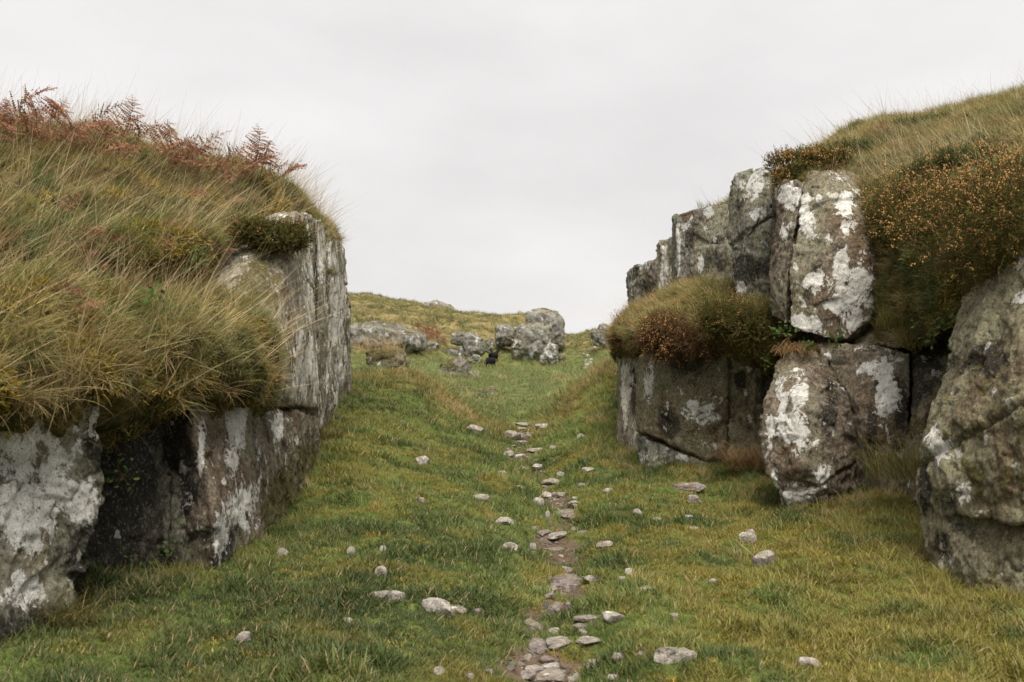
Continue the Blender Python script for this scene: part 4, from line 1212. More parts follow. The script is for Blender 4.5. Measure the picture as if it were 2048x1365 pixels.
BOULD = np.array([[o.location.x, o.location.y - 0.5] for o, _ in ROCKS if o.location.y > 24])
BSIZE = np.array([np.ptp(mesh_arrays(o.data)[0][:, 0]) for o, _ in ROCKS if o.location.y > 24])


def rd(c):
    q = np.c_[c[:, :2], np.zeros(len(c))]
    near = c[:, 1] < 105
    hill = smooth01(40, 52, c[:, 1]) * smooth01(0.5, 1.2, c[:, 2])
    cl = smooth01(0.35, 0.7, fbm(q * 1.1 + 70, 3))
    foot = np.exp(-(seg_dist(c[:, :2], WALL_L) / 0.28) ** 2) + np.exp(-(seg_dist(c[:, :2], WALL_R) / 0.4) ** 2) * 1.1
    db = np.full(len(c), 9.0)
    sel = c[:, 1] > 22
    if sel.any():
        db[sel] = (np.linalg.norm(c[sel][:, None, :2] - BOULD[None], axis=2) / (0.35 + 0.55 * BSIZE[None])).min(1)
    foot = foot + 0.5 * np.exp(-(np.clip(db, .55, 9) / 0.9) ** 4)
    foot = foot + 0.8 * np.exp(-(np.minimum(seg_dist(c[:, :2], CRESTS[0]), seg_dist(c[:, :2], CRESTS[1])) / 0.7) ** 2)
    return near * (26 * cl * (1 + hill) + 110 * foot + 3) * np.clip(12 / np.clip(c[:, 1], 1, None), 0.12, 1) * in_view(c)


P, N = sample_surface(G_V, G_Q, rd)
k = off_stones(P) & (path_mask(P[:, :2]) < 0.45)
P, N = P[k], N[k]
n = len(P)
T = mixw(ground_tint(P) * 1.05, STRAW, smooth01(0.1, 0.7, fbm(P * 1.3 + 5, 3) + 0.2) * 0.6)
scatter("rough_grass", "rough", P, N * 0.5 + np.array([0, 0, 0.8]), rng.normal(-0.2, 1.4, n), rng.uniform(0.45, 1.0, n) * np.clip(P[:, 1] / 12, 1, 3.2), T, "rough taller grass in clumps on the floor and along the foot of both walls", "grass")

# wind-combed long grass of the banks
def bank_heads(P, N, wind):
    d = np.stack([wind[0] + 0.75 * N[:, 0], wind[1] + 0.75 * N[:, 1]], 1)
    return np.arctan2(d[:, 1], d[:, 0]) + rng.normal(0, 0.45, len(P)) + 0.8 * fbm(P * 1.4 + 3, 2)


def bank_tint(P, seed):
    n1 = fbm(P * 0.8 + seed, 3); n2 = fbm(P * 2.0 + seed + 9, 3)
    T = lerp3((0.075, 0.13, 0.028), (0.21, 0.225, 0.05), smooth01(-0.3, 0.3, n1))
    T = mixw(T, STRAW, smooth01(0.0, 0.4, n2) * 0.85)
    T = mixw(T, RUST, smooth01(0.2, 0.55, fbm(P * 1.6 + seed + 30, 2)) * 0.6)
    return T * rng.uniform(0.7, 1.25, (len(P), 1))


def ld(c):
    u, v = to_px(c)
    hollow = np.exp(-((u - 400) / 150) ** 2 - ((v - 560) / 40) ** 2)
    bare = (u > 470 + (v - 540) * 0.55) & (v > 505) & (v < 730)
    return 135 * (1 - bare) * (1 - 0.75 * hollow) * (0.15 + 1.05 * smooth01(-0.35, 0.25, fbm(c * 2.3 + 61, 3))) * in_view(c, 800) * (c[:, 1] < 17)


P, N = sample_surface(LB_V, LB_Q, ld)
n = len(P)
u, v = to_px(P)
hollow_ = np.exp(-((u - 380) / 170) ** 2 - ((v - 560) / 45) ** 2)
low = smooth01(6.5, 5.4, P[:, 1] - (P[:, 0] + 2.9) * 1.3)
T = bank_tint(P, 2)
lip = smooth01(640, 760, v) * smooth01(650, 560, u)
T = mixw(T, (0.47, 0.36, 0.15), 0.5 * np.exp(-((v - 655) / 55) ** 2) * smooth01(620, 560, u))
T = mixw(T, (0.36, 0.235, 0.105), lip * 0.5)
T = mixw(T, (0.11, 0.085, 0.035), hollow_ * 0.7)  # shade of the hollow put into the blade tint
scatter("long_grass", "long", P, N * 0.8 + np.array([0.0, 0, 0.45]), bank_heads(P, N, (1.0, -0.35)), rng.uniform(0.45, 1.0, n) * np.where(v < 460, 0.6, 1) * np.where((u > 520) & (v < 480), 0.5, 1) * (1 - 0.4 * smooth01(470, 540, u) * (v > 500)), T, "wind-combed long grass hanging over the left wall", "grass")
P, N = sample_surface(LB_V, LB_Q, lambda c: 150 * in_view(c, 700) * (c[:, 1] < 17) * smooth01(-.3, .3, fbm(c * 1.1 + 71, 2)))
n = len(P)
T = mixw(lerp3((0.07, 0.11, 0.025), (0.2, 0.21, 0.05), rng.random(n)), (0.3, 0.17, 0.06), smooth01(.2, .6, fbm(P * 1.5 + 19, 2)) * .7)
scatter("bank_grass", "rough", P, N * .8 + np.array([0, 0, .5]), bank_heads(P, N, (0.8, -0.3)), rng.uniform(0.6, 1.3, n), T, "shorter green and rusty grass mixed through the left bank", "grass")
P, N = sample_surface(LB_V, LB_Q, lambda c: 620 * in_view(c, 700) * (c[:, 1] < 17) * smooth01(.15, .5, fbm(c * 1.3 + 81, 3)))
n = len(P)
T = lerp3(YEL, GOLD, rng.random(n)) * rng.uniform(.6, 1.1, (n, 1))
scatter("moss", "moss", P + N * .02, N, rng.uniform(0, 6.28, n), rng.uniform(1.2, 2.4, n), T, "golden moss cushions bulging between the grasses of the left bank", "moss")
P, N = sample_surface(LB_V, LB_Q, lambda c: 45 * in_view(c, 700) * (c[:, 1] < 16))
n = len(P)
scatter("grass_stalks", "stalk", P, N * 0.4 + np.array([0.1, 0, 0.9]), bank_heads(P, N, (1.2, -0.2)), rng.uniform(0.5, 1.0, n), lerp3((0.5, 0.37, 0.19), (0.62, 0.5, 0.3), rng.random(n)), "pale dry grass stalks leaning over the left bank", "grass")
P, N = sample_surface(LB_V, LB_Q, lambda c: 420 * smooth01(0.0, 0.4, fbm(c * 1.2 + 44, 3)) * in_view(c, 700) * (c[:, 1] < 17))
n = len(P)
T = lerp3((0.05, 0.065, 0.02), (0.17, 0.14, 0.03), rng.random(n))
scatter("undergrowth", "leafy", P, N, rng.uniform(0, 6.28, n), rng.uniform(0.5, 1.1, n), T, "low leafy undergrowth between the grasses of the left bank", "undergrowth")

# right bank: shorter turf, pale stalks on the slope
def rbd(c):
    u, v = to_px(c)
    return 240 * in_view(c, 700) * (c[:, 1] < 21) * (0.4 + 0.6 * smooth01(-.4, .1, fbm(c * 1.6 + 25, 2)))


P, N = sample_surface(RB_V, RB_Q, rbd)
n = len(P)
u, v = to_px(P)
T = mixw(bank_tint(P, 15), (0.1, 0.11, 0.035), 0.25 * np.ones(n))
T = mixw(T, (0.42, 0.34, 0.15), 0.45 * smooth01(420, 300, v))
scatter("bank_grass", "rough", P, N * 0.7 + np.array([0, 0, 0.5]), bank_heads(P, N, (-0.3, -0.4)), rng.uniform(0.6, 1.2, n), T, "rough turf covering the slope above the right wall", "grass")


P, N = sample_surface(RB_V, RB_Q, lambda c: 700 * in_view(c, 700) * (c[:, 1] < 19) * smooth01(0.05, .4, fbm(c * 1.3 + 91, 3)))
n = len(P)
T = lerp3((0.1, 0.11, 0.025), (0.27, 0.22, 0.05), smooth01(-.4, .4, fbm(P * 2.2, 2))) * rng.uniform(.7, 1.1, (n, 1))
scatter("moss", "moss", P + N * .02, N, rng.uniform(0, 6.28, n), rng.uniform(1.2, 2.6, n), T, "mossy cushions on the slope above the right wall", "moss")


def rsd(c):
    u, v = to_px(c)
    return (75 * np.exp(-((u - 1850) / 190) ** 2 - ((v - 320) / 60) ** 2) + 7) * in_view(c, 700) * (c[:, 1] < 18)


P, N = sample_surface(RB_V, RB_Q, rsd)
n = len(P)
scatter("grass_stalks", "stalk", P, N * 0.2 + np.array([-0.05, 0, 1.0]), rng.normal(2.6, 0.9, n), rng.uniform(0.35, 0.8, n), lerp3((0.46, 0.36, 0.2), (0.55, 0.46, 0.29), rng.random(n)), "pale dry grass stalks standing on the right slope", "grass")
P, N = sample_surface(LE_V, LE_Q, lambda c: 330 * np.ones(len(c)))
n = len(P)
T = mixw(bank_tint(P, 31), STRAW, 0.35 * np.ones(n))
scatter("ledge_grass", "rough", P, N * 0.6 + np.array([0, 0, 0.5]), bank_heads(P, N, (-0.5, -0.4)), rng.uniform(0.6, 1.3, n), T, "dry grass on the ledge half way up the right wall", "grass")

P, N = sample_surface(LE_V, LE_Q, lambda c: 40 * np.ones(len(c)))
n = len(P)
scatter("grass_stalks", "stalk", P, N * .5 + np.array([0, 0, .8]), rng.normal(3.0, 1.0, n), rng.uniform(.3, .65, n), lerp3((0.42, 0.3, 0.15), (0.58, 0.46, 0.27), rng.random(n)), "straw wisps sticking out of the ledge's dry grass", "grass")

# ------------------------------------------------------------------ heather
M_heath = plant_material("heather_leaf", (0.035, 0.04, 0.013), (0.135, 0.12, 0.034), 0.2)
M_heath_brown = plant_material("heather_leaf_brown", (0.045, 0.03, 0.016), (0.16, 0.095, 0.045), 0.2)
M_flower = plant_material("heather_flower", (0.4, 0.17, 0.05), (0.7, 0.42, 0.2), 0.2)
M_flower_pink = plant_material("heather_flower_pink", (0.34, 0.12, 0.08), (0.55, 0.24, 0.17), 0.2)
M_twig = plant_material("heather_twig", (0.06, 0.035, 0.022), (0.17, 0.1, 0.06), 0.0)


def heather(name, lobes, n, label, leaf=M_heath, flower=M_flower, flower_share=0.35, L=(0.07, 0.34), group=None, out_bias=0.35, droop_dir=(0, -0.12, 0)):
    """lobes: (u, v, d, rx, ry, rz in metres): twiggy cushions; sprigs grow outwards all over them"""
    r = np.random.default_rng(int(lobes[0][0] * 3 + lobes[0][1]))
    C = np.array([W(*l[:3]) for l in lobes]); RR = np.array([l[3:6] for l in lobes])
    wts = RR.prod(1) ** 0.66; pick = r.choice(len(lobes), n, p=wts / wts.sum())
    dirs = r.normal(size=(n, 3)); dirs /= np.linalg.norm(dirs, axis=1)[:, None]
    dirs[:, 1] = np.where((dirs[:, 1] > 0.3), -dirs[:, 1], dirs[:, 1])
    shell = r.uniform(0.45, 0.95, n) ** 0.6
    lump = 1 + 0.45 * perlin(dirs * 2.5 + pick[:, None] * 3.1) + 0.2 * perlin(dirs * 6 + 4)
    base = C[pick] + dirs * RR[pick] * (shell * lump)[:, None]
    d = dirs / RR[pick]; d /= np.linalg.norm(d, axis=1)[:, None]
    d = d * out_bias + np.array([0, -0.1, 0.55]) + np.array(droop_dir) + 0.5 * r.normal(size=(n, 3))
    d /= np.linalg.norm(d, axis=1)[:, None]
    LL = r.uniform(*L, n)
    # stems
    w = np.cross(d, r.normal(size=(n, 3))); w /= np.linalg.norm(w, axis=1)[:, None]
    w2 = np.cross(d, w)
    sv = np.stack([base - w * 0.0022, base + w * 0.0022, base + d * LL[:, None]], 1).reshape(-1, 3)
    sf = np.arange(3 * n).reshape(n, 3)
    # leaves: pairs of tiny slim blades up each stem
    K = 13
    tt = (np.arange(K) + 0.5) / K
    ang = np.arange(K) * 2.4 + r.uniform(0, 6.28, (n, 1))
    o = base[:, None] + d[:, None] * (LL[:, None] * tt)[..., None]
    ld_ = w[:, None] * np.cos(ang)[..., None] + w2[:, None] * np.sin(ang)[..., None]
    tip = o + (ld_ * 0.8 + d[:, None] * 0.75) * (r.uniform(0.016, 0.03, (n, K)))[..., None]
    sd = np.cross(ld_, d[:, None]) * 0.0042
    lv = np.stack([o - sd, o + sd, tip], 2).reshape(-1, 3)
    lf = np.arange(len(lv)).reshape(-1, 3)
    lb = np.repeat(np.clip(r.random((n, 1)) * 0.6 + r.random((n, K)) * 0.4, 0, 1).ravel(), 3)
    base0 = np.array([C[:, 0].mean(), C[:, 1].mean(), (C[:, 2] - RR[:, 2]).min()])
    root = new_obj(name, None, loc=base0)
    tag(root, label, "heather bush", group)
    me = mesh_np("foliage", lv - base0, lf); fattr(me, "bv", lb); new_obj("foliage", me, leaf, root)
    me = mesh_np("twigs", sv - base0, sf); fattr(me, "bv", np.repeat(r.random(n), 3)); new_obj("twigs", me, M_twig, root)
    # flower heads: little spindles on the upper stems
    clus = smooth01(-0.15, 0.35, perlin(base * 3.5 + 9) + (flower_share - 0.35))
    on = r.random(n) < clus * flower_share * 1.7
    m = on.sum()
    if m:
        rep = 6
        b = np.repeat(base[on], rep, 0) + np.repeat(d[on], rep, 0) * (np.repeat(LL[on], rep) * np.clip(1.02 - 0.5 * r.random(m * rep) ** 1.7, 0, 1.02))[:, None] + r.normal(size=(m * rep, 3)) * 0.009
        s = r.uniform(0.0028, 0.0075, m * rep)
        oc = np.array([[1, 0, 0], [-1, 0, 0], [0, 1, 0], [0, -1, 0], [0, 0, 1.3], [0, 0, -1.3]])
        of = np.array([[0, 2, 4], [2, 1, 4], [1, 3, 4], [3, 0, 4], [2, 0, 5], [1, 2, 5], [3, 1, 5], [0, 3, 5]])
        fv = (b[:, None] + oc[None] * s[:, None, None]).reshape(-1, 3)
        ff = (np.arange(m * rep)[:, None, None] * 6 + of[None]).reshape(-1, 3)
        me = mesh_np("flowers", fv - base0, ff); fattr(me, "bv", np.repeat(r.random(m * rep), 6))
        new_obj("flowers", me, flower, root)
    return root


heather("heather_bush", [(2050, 435, 7.0, 0.5, 0.4, 0.32), (1930, 470, 7.6, 0.5, 0.45, 0.32), (1840, 440, 8.4, 0.42, 0.4, 0.28), (2010, 385, 7.6, 0.42, 0.4, 0.2), (1975, 530, 7.3, 0.3, 0.3, 0.14)], 3000,
        "biggest heather bush, full of orange seed heads, above the massive boulder at the right edge", flower_share=0.42)
heather("heather_bush", [(1795, 425, 9.3, 0.3, 0.3, 0.17), (1765, 470, 9.6, 0.18, 0.25, 0.16)], 1000, "trailing heather hanging down the right side of the great white-blotched slab", flower_share=0.3)
heather("heather_bush", [(1590, 335, 11.3, 0.34, 0.3, 0.14), (1650, 325, 11.3, 0.3, 0.25, 0.1), (1560, 365, 11.15, 0.1, 0.15, 0.1)], 1400, "rusty heather cushion on top between the square pillar and the great slab", flower_share=0.28, L=(0.06, 0.14))
heather("heather_bush", [(1262, 660, 14.2, 0.24, 0.3, 0.19), (1252, 682, 14.2, 0.18, 0.25, 0.12)], 1300, "rusty heather at the outer left tip of the right wall's ledge", leaf=M_heath_brown, flower_share=0.55, L=(0.08, 0.2))
heather("heather_bush", [(1345, 668, 12.2, 0.34, 0.3, 0.17), (1310, 682, 12.5, 0.22, 0.3, 0.13), (1395, 682, 11.9, 0.22, 0.25, 0.11)], 2200, "brown twiggy heather drooping over the middle of the right wall's ledge", leaf=M_heath_brown, flower_share=0.25, droop_dir=(0, -.3, -.35))
heather("heather_bush", [(1445, 645, 11.3, 0.28, 0.25, 0.17), (1505, 655, 11.1, 0.24, 0.25, 0.18)], 2000, "dark green heather at the inner end of the ledge under the square pillar", flower_share=0.12)
M_heath_green = plant_material("heather_leaf_green", (0.035, 0.05, 0.018), (0.12, 0.135, 0.045), 0.2)
heather("heather_bush", [(1665, 318, 12.3, 0.5, 0.35, 0.12), (1720, 310, 12.2, 0.4, 0.3, 0.12)], 1500, "low green heather mat on the slope just above the great slab", leaf=M_heath_green, flower_share=0.08, L=(0.05, 0.13))
heather("heather_bush", [(1840, 262, 12.6, 0.45, 0.35, 0.12), (1890, 252, 12.7, 0.3, 0.3, 0.1)], 1200, "low green heather mat high on the right skyline", leaf=M_heath_green, flower_share=0.05, L=(0.05, 0.13))
heather("heather_bush", [(1930, 330, 9.6, 0.4, 0.35, 0.12), (1870, 350, 9.9, 0.35, 0.3, 0.1)], 1300, "low green heather mat behind the top of the biggest heather bush", leaf=M_heath_green, flower_share=0.2, L=(0.05, 0.13))
heather("heather_bush", [(545, 480, 9.75, 0.28, 0.25, 0.14), (590, 480, 9.9, 0.14, 0.2, 0.13), (500, 468, 9.7, 0.18, 0.25, 0.1)], 1700, "dark heather cushion with pink heads on the left wall's rim", flower=M_flower_pink, flower_share=0.17, L=(0.06, 0.14))

# ------------------------------------------------------------------ bracken
M_bracken = plant_material("dead_bracken", (0.16, 0.075, 0.045), (0.40, 0.215, 0.13), 0.25)
M_stem = plant_material("bracken_stem", (0.15, 0.08, 0.05), (0.2, 0.11, 0.07), 0.0)


def frond_meshes(seed, L=0.55):
    r = np.random.default_rng(seed)
    n = 15
    t = np.linspace(0, 1, n + 8)
    bend = r.uniform(0.5, 1.5); side = r.normal(0, 0.35)
    ph = 0.15 + bend * t
    st = L / len(t)
    pts = np.cumsum(np.stack([np.sin(ph) * np.cos(side * t * 2), np.sin(ph) * np.sin(side * t * 2), np.cos(ph)], 1) * st, 0)
    V, Fc, B = [], [], []
    for k in range(7, len(t)):
        f = (k - 7) / n
        plen = L * 0.36 * (1 - f) ** 0.8 * (0.6 + 0.4 * min(1, f * 5 + .4)) + 0.012
        tang = pts[k] - pts[k - 1]; tang /= np.linalg.norm(tang)
        s0 = np.cross(tang, [math.sin(side), -math.cos(side), 0.15]); s0 = np.cross(tang, [0.3, 0.2, 1.0]); s0 /= np.linalg.norm(s0)
        for sg in (-1, 1):
            if r.random() < 0.12:
                continue
            dirv = s0 * sg + tang * r.uniform(0.25, 0.6) + r.normal(0, 0.12, 3)
            dirv /= np.linalg.norm(dirv)
            curl = r.uniform(-1.1, 0.3)
            m = 9
            cur = pts[k].copy(); bvv = r.random()
            for j in range(m):
                dirv = dirv + np.array([0, 0, curl]) * 0.09 + r.normal(0, .03, 3); dirv /= np.linalg.norm(dirv)
                nxt = cur + dirv * plen / m
                lw = 0.017 * (1 - j / m) * (plen / (L * .36)) ** .5 + 0.003
                nn = np.cross(dirv, r.normal(0, .35, 3) + [0, -1, .4]); nn /= np.linalg.norm(nn)
                b = len(V)
                V += [cur, cur + nn * lw + dirv * .006, nxt, cur - nn * lw + dirv * .006]
                Fc.append([b, b + 1, b + 2, b + 3]); B += [bvv] * 4
                cur = nxt
    me = mesh_np("frond", np.array(V), np.array(Fc)); fattr(me, "bv", np.array(B)); me.materials.append(M_bracken)
    # stem as a thin three-sided tube
    SV, SF = [], []
    for k in range(len(t)):
        for a in range(3):
            SV.append(pts[k] + 0.0035 * (1 - 0.7 * t[k]) * np.array([math.cos(a * 2.1), math.sin(a * 2.1), 0]))
    for k in range(len(t) - 1):
        for a in range(3):
            SF.append([3 * k + a, 3 * k + (a + 1) % 3, 3 * k + 3 + (a + 1) % 3, 3 * k + 3 + a])
    SV = np.array([[0.003, 0, -.08], [-.002, .003, -.08], [-.002, -.003, -.08]] + SV)
    SF = np.array([[a, (a + 1) % 3, 3 + (a + 1) % 3, 3 + a] for a in range(3)] + [[i + 3 for i in f] for f in SF])
    ms = mesh_np("stalk", SV, SF); fattr(ms, "bv", np.full(len(SV), .5)); ms.materials.append(M_stem)
    return me, ms


FR = [frond_meshes(s) for s in range(8)]


def surface_at(V, u, v):
    """bank vertex seen nearest to pixel (u, v)"""
    a, b = to_px(V)
    ok = (V[:, 1] > 2)
    e = (a - u) ** 2 + (b - v) ** 2 + np.where(ok, 0, 1e9)
    c = np.argsort(e)[:12]
    return V[c[np.argmin(V[c, 1])]]


def bracken(i, u, v, size, head, tilt, label, group, bankV=LB_V):
    p = surface_at(bankV, u, v)
    root = new_obj("bracken", None, loc=p)
    root.rotation_euler = (0, tilt, head)
    root.scale = (size,) * 3
    tag(root, label, "fern", group)
    fm, sm = FR[i % 8]
    new_obj("frond", fm, None, root); new_obj("stalk", sm, None, root)


rb = np.random.default_rng(21)
BG = "dead bracken along the left skyline"
crest = [(-20, 268), (10, 270), (35, 272), (60, 276), (85, 278), (110, 284), (130, 288), (150, 290), (172, 292), (195, 298), (215, 300), (238, 306), (260, 312), (285, 318), (305, 322), (330, 328), (350, 334), (372, 336), (395, 342), (415, 346), (440, 350), (460, 356), (480, 360), (505, 366), (525, 374), (545, 382),
         (20, 290), (70, 296), (0, 300), (120, 305), (180, 318), (330, 350), (300, 345), (420, 370), (455, 380), (500, 392), (220, 330)]
for i, (u, v) in enumerate(crest):
    bracken(i, u + rb.normal() * 4, v + rb.uniform(0, 12), rb.uniform(0.85, 1.45), rb.choice([0.0, 0.2, -0.3, 2.9, 0.6]) + rb.normal() * 0.5, rb.uniform(0, 0.5),
            "rust-brown dead bracken frond in the ragged fringe along the left skyline", BG)
for i in range(26):
    u = rb.uniform(-40, 170) if i < 18 else rb.uniform(300, 540)
    bracken(i, u, 268 + max(u, 0) * 0.19 + rb.uniform(0, 34), rb.uniform(0.6, 1.0), rb.uniform(-1.5, 1.5), rb.uniform(0, .7),
            "rust-brown dead bracken frond in the ragged fringe along the left skyline", BG)
bracken(3, 497, 372, 1.35, 0.05, 0.05, "lone bracken frond spread against the sky at the right end of the fringe", None)
bracken(5, 85, 600, 0.6, 0.2, 0.6, "orange dead bracken frond lying in the grass of the lower left bank", None)
bracken(6, 135, 640, 0.55, -0.4, 0.7, "orange dead bracken frond drooping over the left lip", None)
for i in range(14):
    u = rb.uniform(20, 480); v = 300 + u * 0.12 + rb.uniform(30, 260)
    bracken(i, u, v, rb.uniform(0.35, 0.6), rb.uniform(-1, 1), rb.uniform(.3, .9), "brown dead bracken frond half buried in the left bank's long grass", "dead bracken half buried in the left bank")
for i, (u, v) in enumerate([(1752, 268), (1770, 262), (1765, 270), (1870, 245)]):
    bracken(i + 2, u, v, 0.4, rb.uniform(0, 6), 0.2, "small dead fern sprig on the right skyline", "fern sprigs on the right skyline", RB_V)
for i in range(26):
    u = rb.uniform(836, 876); v = rb.uniform(672, 700)
    p = ray_ground(u, v)
    root = new_obj("bracken", None, loc=p); root.scale = (rb.uniform(1.4, 2.4),) * 3
    root.rotation_euler = (0, rb.uniform(0, .5), rb.uniform(0, 6.3))
    tag(root, "red-brown bracken frond in the patch at the foot of the far hill", "fern", "bracken patch at the foot of the far hill")
    new_obj("frond", FR[i % 8][0], None, root); new_obj("stalk", FR[i % 8][1], None, root)

# ------------------------------------------------------------------ single tussocks and leafy plants on the rocks
M_tus_a = plant_material("dry_tussock", (0.2, 0.12, 0.055), (0.46, 0.32, 0.17), 0.3)
M_tus_g = plant_material("green_tussock", (0.07, 0.085, 0.02), (0.3, 0.24, 0.1), 0.3)
M_leaf = plant_material("bramble_leaf", (0.03, 0.055, 0.015), (0.085, 0.12, 0.035), 0.25)


def tussock(u, v, d, n, L, head, phi, droop, mat, label, spread=0.1, cone=0.7):
    r = np.random.default_rng(int(u + v * 3))
    p = W(u, v, d)
    rad = spread * np.sqrt(r.random(n)); a = r.uniform(0, 6.28, n)
    base = np.stack([rad * np.cos(a) * 1.4, rad * np.sin(a) * .6, r.normal(0, .015, n)], 1)
    V, Q, nv = ribbon(base, head + r.normal(0, cone, n), r.uniform(*L, n), r.uniform(*phi, n), r.uniform(*droop, n), r.uniform(.0035, .006, n), 6, r.normal(0, .5, n), r.normal(0, .3, n))
    me = mesh_np("grass_tussock", V, Q, True); fattr(me, "bv", np.repeat(r.random(n), nv))
    tag(new_obj("grass_tussock", me, mat, loc=p), label, "grass tussock")


RT = -1.57
tussock(1500, 935, 11.3, 520, (0.25, 0.55), math.pi, (.1, .7), (.8, 1.9), M_tus_a, "tawny drooping tussock at the foot of the shadowed cleft", .18, .9)
tussock(1590, 706, 10.0, 380, (0.12, 0.3), RT, (.2, .9), (1.2, 2.2), M_tus_a, "bleached tussock hanging on top of the egg-shaped boulder", .13, 1.0)
tussock(1905, 880, 6.75, 260, (0.1, 0.22), -0.6, (.3, .8), (.8, 1.6), M_tus_g, "small tawny tussock growing out of the massive boulder's face", .05, .6)
tussock(1790, 655, 9.3, 300, (0.15, 0.35), RT, (.1, .8), (.4, 1.4), M_tus_g, "green and tawny tussock on the broad block below the trailing heather", .14, 1.2)
tussock(1830, 690, 9.1, 240, (0.15, 0.3), RT, (.1, .9), (.4, 1.4), M_tus_g, "green tussock in the mouth of the cleft beside the massive boulder", .12, 1.2)
tussock(1815, 960, 8.4, 420, (0.25, 0.55), 2.6, (.1, .6), (.4, 1.3), M_tus_g, "loose tall tussock at the foot of the dark cleft", .25, 1.0)
tussock(664, 480, 14.3, 260, (0.1, 0.22), RT, (.2, .9), (1.2, 2.2), M_tus_a, "tawny grass cap on the far left column's top", .12, 1.0)
tussock(655, 548, 13.2, 160, (0.12, 0.24), RT, (.4, 1.0), (1.0, 2.0), M_tus_g, "green grass tuft in the joint of the left wall's columns", .05, .9)
tussock(1425, 417, 13.9, 140, (0.05, 0.16), math.pi, (.1, .8), (.3, 1.2), M_tus_g, "sparse grass tuft on the wide grey block beside the pillar", .17, 1.2)
tussock(652, 880, 12.0, 260, (0.15, 0.35), -0.3, (.1, .8), (.5, 1.5), M_tus_g, "dark tussock where the left wall's columns meet the slope", .15, .9)
tussock(760, 700, 25.5, 260, (0.3, 0.7), 2.4, (.1, .8), (.3, .9), M_tus_a, "dry grass tuft on the mossy hummock beyond the left wall", .5, .8)
tussock(120, 1250, 5.5, 260, (0.15, 0.3), -0.5, (.1, .8), (.4, 1.4), M_tus_g, "brownish tussock at the foot of the pale slab in the lower left", .15, 1.0)


def leafy(u, v, d, n, size, label, spread=(0.12, 0.08, 0.1)):
    r = np.random.default_rng(int(u * 2 + v))
    p = W(u, v, d)
    c = r.normal(size=(n, 3)) * np.array(spread) * 0.6
    V, Q, B = [], [], []
    for k in range(n):
        nrm = r.normal(size=3) * .6 + [0, -.5, .8]; nrm /= np.linalg.norm(nrm)
        a = np.cross(nrm, r.normal(size=3)); a /= np.linalg.norm(a); b = np.cross(nrm, a)
        s = size * r.uniform(.6, 1.2)
        i = len(V)
        V += [c[k] - a * s, c[k] - a * .3 * s + b * .55 * s - nrm * .1 * s, c[k] + a * .45 * s + b * .5 * s, c[k] + a * 1.1 * s, c[k] + a * .45 * s - b * .5 * s, c[k] - a * .3 * s - b * .55 * s - nrm * .1 * s]
        Q += [[i, i + 1, i + 2, i + 3], [i, i + 3, i + 4, i + 5]]; B += [r.random()] * 6
    root = new_obj("bramble", None, loc=p)
    tag(root, label, "plant")
    me = mesh_np("leaves", np.array(V), np.array(Q)); fattr(me, "bv", np.array(B))
    o = new_obj("leaves", me, M_leaf, root)
    sv, sf = [], []
    for k in range(0, n, 3):
        i = len(sv)
        sv += [np.array([0, .08, -.05]), np.array([.004, .08, -.05]), c[k]]; sf.append([i, i + 1, i + 2])
    ms = mesh_np("stems", np.array(sv), np.array(sf)); fattr(ms, "bv", np.full(len(sv), .5))
    new_obj("stems", ms, M_stem, root)


leafy(1565, 662, 10.15, 46, 0.026, "green bramble spray at the lower left corner of the great slab", (.16, .08, .07))
leafy(1672, 676, 9.75, 40, 0.026, "dark leafy plant in the crack under the great slab", (.07, .06, .13))
leafy(1618, 690, 9.8, 22, 0.024, "small leafy sprig between the bleached tussock and the crack", (.07, .05, .06))
leafy(1535, 725, 10.6, 16, 0.026, "few green leaves in the cleft above the egg-shaped boulder", (.06, .05, .08))
leafy(1880, 640, 8.1, 50, 0.026, "leafy stems in the cleft beneath the biggest heather bush", (.16, .1, .2))
leafy(235, 940, 6.2, 30, 0.02, "small fern-like plant in the dark hollow of the left wall", (.12, .06, .12))
leafy(300, 1110, 6.7, 40, 0.02, "low green plant at the foot of the dark left hollow", (.2, .08, .1))
for i, (u, v, d) in enumerate([(270, 460, 8.9), (395, 520, 8.9), (300, 600, 7.0), (180, 560, 7.2)]):
    leafy(u, v, d - .25, 40, 0.026, "glossy dark leafy shrublet among the grass of the left bank", (.12, .1, .1))
    bpy.context.scene.collection.objects[-1]
for o in COL.objects:
    if o.get("label", "").startswith("glossy dark leafy"):
        o["group"] = "leafy shrublets of the left bank"

# ------------------------------------------------------------------ two black sheep
t_ = NT("black_wool")
v_ = t_.n("ShaderNodeTexCoord").outputs["Object"]
nz_ = t_.noise(v_, 28, 4, .6)
M_wool = t_.principled(t_.mix(nz_, (0.008, 0.008, 0.009), (0.022, 0.02, 0.021)), 0.95, t_.bump(nz_, .8, .03), 0.1)


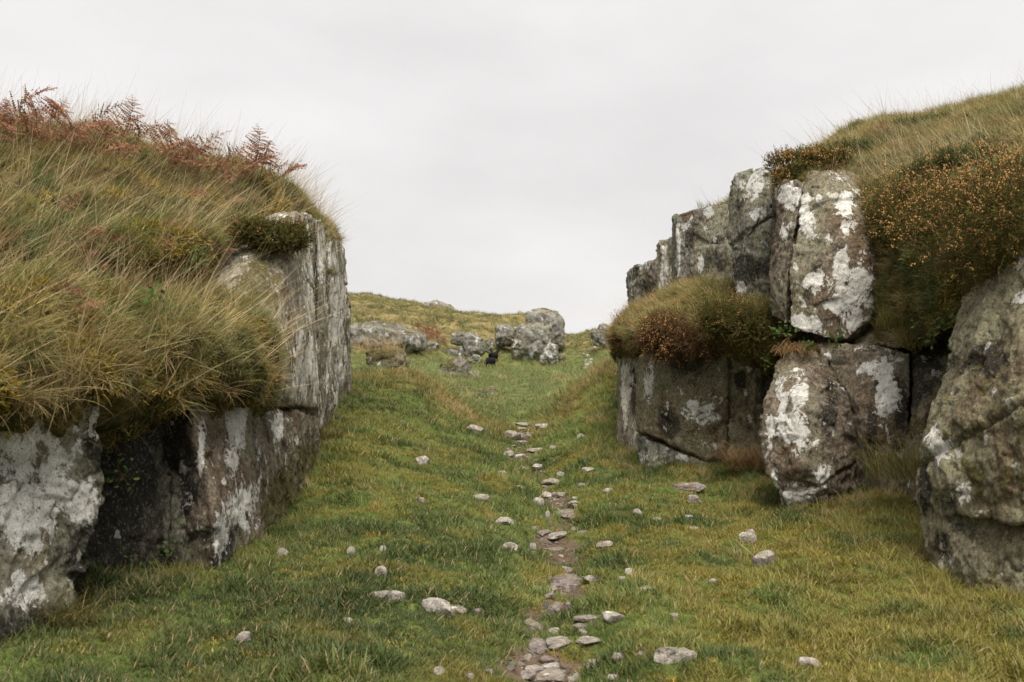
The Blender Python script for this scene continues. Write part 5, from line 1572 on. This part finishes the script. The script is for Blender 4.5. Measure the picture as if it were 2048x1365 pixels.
def sheep(u, v, head_ang, graze, label):
    p = ray_ground(u, v, 30)
    bm = bmesh.new()

    def blob(c, r, n=2):
        g = bmesh.ops.create_icosphere(bm, subdivisions=n, radius=1)
        for q in g["verts"]:
            q.co = Vector((q.co.x * r[0] + c[0], q.co.y * r[1] + c[1], q.co.z * r[2] + c[2]))

    def limb(a, b, ra, rb_, n=6):
        a, b = Vector(a), Vector(b)
        for k in range(n + 1):
            f = k / n
            rr = ra * (1 - f) + rb_ * f
            c = a.lerp(b, f)
            blob(c, (rr, rr, rr * 1.3), 1)
    blob((0, 0, .56), (.5, .22, .25)); blob((.3, 0, .57), (.25, .21, .26)); blob((-.32, 0, .56), (.25, .22, .26)); blob((0, 0, .5), (.4, .2, .22))
    if graze:
        limb((.45, 0, .6), (.72, 0, .32), .15, .09); blob((.80, 0, .20), (.10, .065, .12)); blob((.84, 0, .12), (.06, .05, .07))
        hx, hz = .76, .29
    else:
        limb((.42, 0, .66), (.62, 0, .88), .15, .1); blob((.70, 0, .92), (.14, .075, .085)); blob((.80, 0, .89), (.07, .05, .055))
        hx, hz = .62, .96
    for s in (-1, 1):
        limb((hx, .05 * s, hz), (hx - .03, .16 * s, hz + .02), .03, .02, 4)
        limb((.34, .11 * s, .45), (.35, .11 * s, .0), .075, .036)
        limb((-.36, .12 * s, .5), (-.30, .12 * s, .36), .12, .07, 4)
        limb((-.30, .12 * s, .36), (-.42, .12 * s, .24), .06, .042, 4)
        limb((-.42, .12 * s, .24), (-.40, .12 * s, .0), .042, .034, 4)
    limb((-.55, 0, .6), (-.6, 0, .38), .05, .03, 4)
    me = bpy.data.meshes.new("sheep"); bm.to_mesh(me); bm.free()
    o = new_obj("sheep", me, M_wool, loc=p)
    md = o.modifiers.new("r", 'REMESH'); md.mode = 'VOXEL'; md.voxel_size = 0.022
    dg = bpy.context.evaluated_depsgraph_get(); dg.update()
    m2 = bpy.data.meshes.new_from_object(o.evaluated_get(dg))
    o.modifiers.clear(); o.data = m2
    V, E = mesh_arrays(m2)
    V = laplace(V, E, 3)
    m2.vertices.foreach_set("co", V.astype(np.float32).ravel()); m2.update()
    N = np.empty(len(V) * 3, np.float32); m2.vertex_normals.foreach_get("vector", N)
    wool = smooth01(.3, .42, V[:, 2]) * smooth01(.62, .5, V[:, 0])
    V = V + N.reshape(-1, 3) * (0.018 * wool * fbm(V * 14, 2))[:, None]
    m2.vertices.foreach_set("co", V.astype(np.float32).ravel())
    m2.materials.clear(); m2.materials.append(M_wool)
    m2.polygons.foreach_set("use_smooth", np.ones(len(m2.polygons), bool)); m2.update()
    o.rotation_euler = (0, 0, head_ang)
    o.scale = (p[1] / 75,) * 3
    print('sheep at', p)
    tag(o, label, "sheep", "black sheep in the meadow")


sheep(981, 737, math.radians(236), True, "black sheep with its head down grazing in front of the other")
sheep(987, 727, math.radians(60), False, "black sheep with raised head standing behind the grazing one")
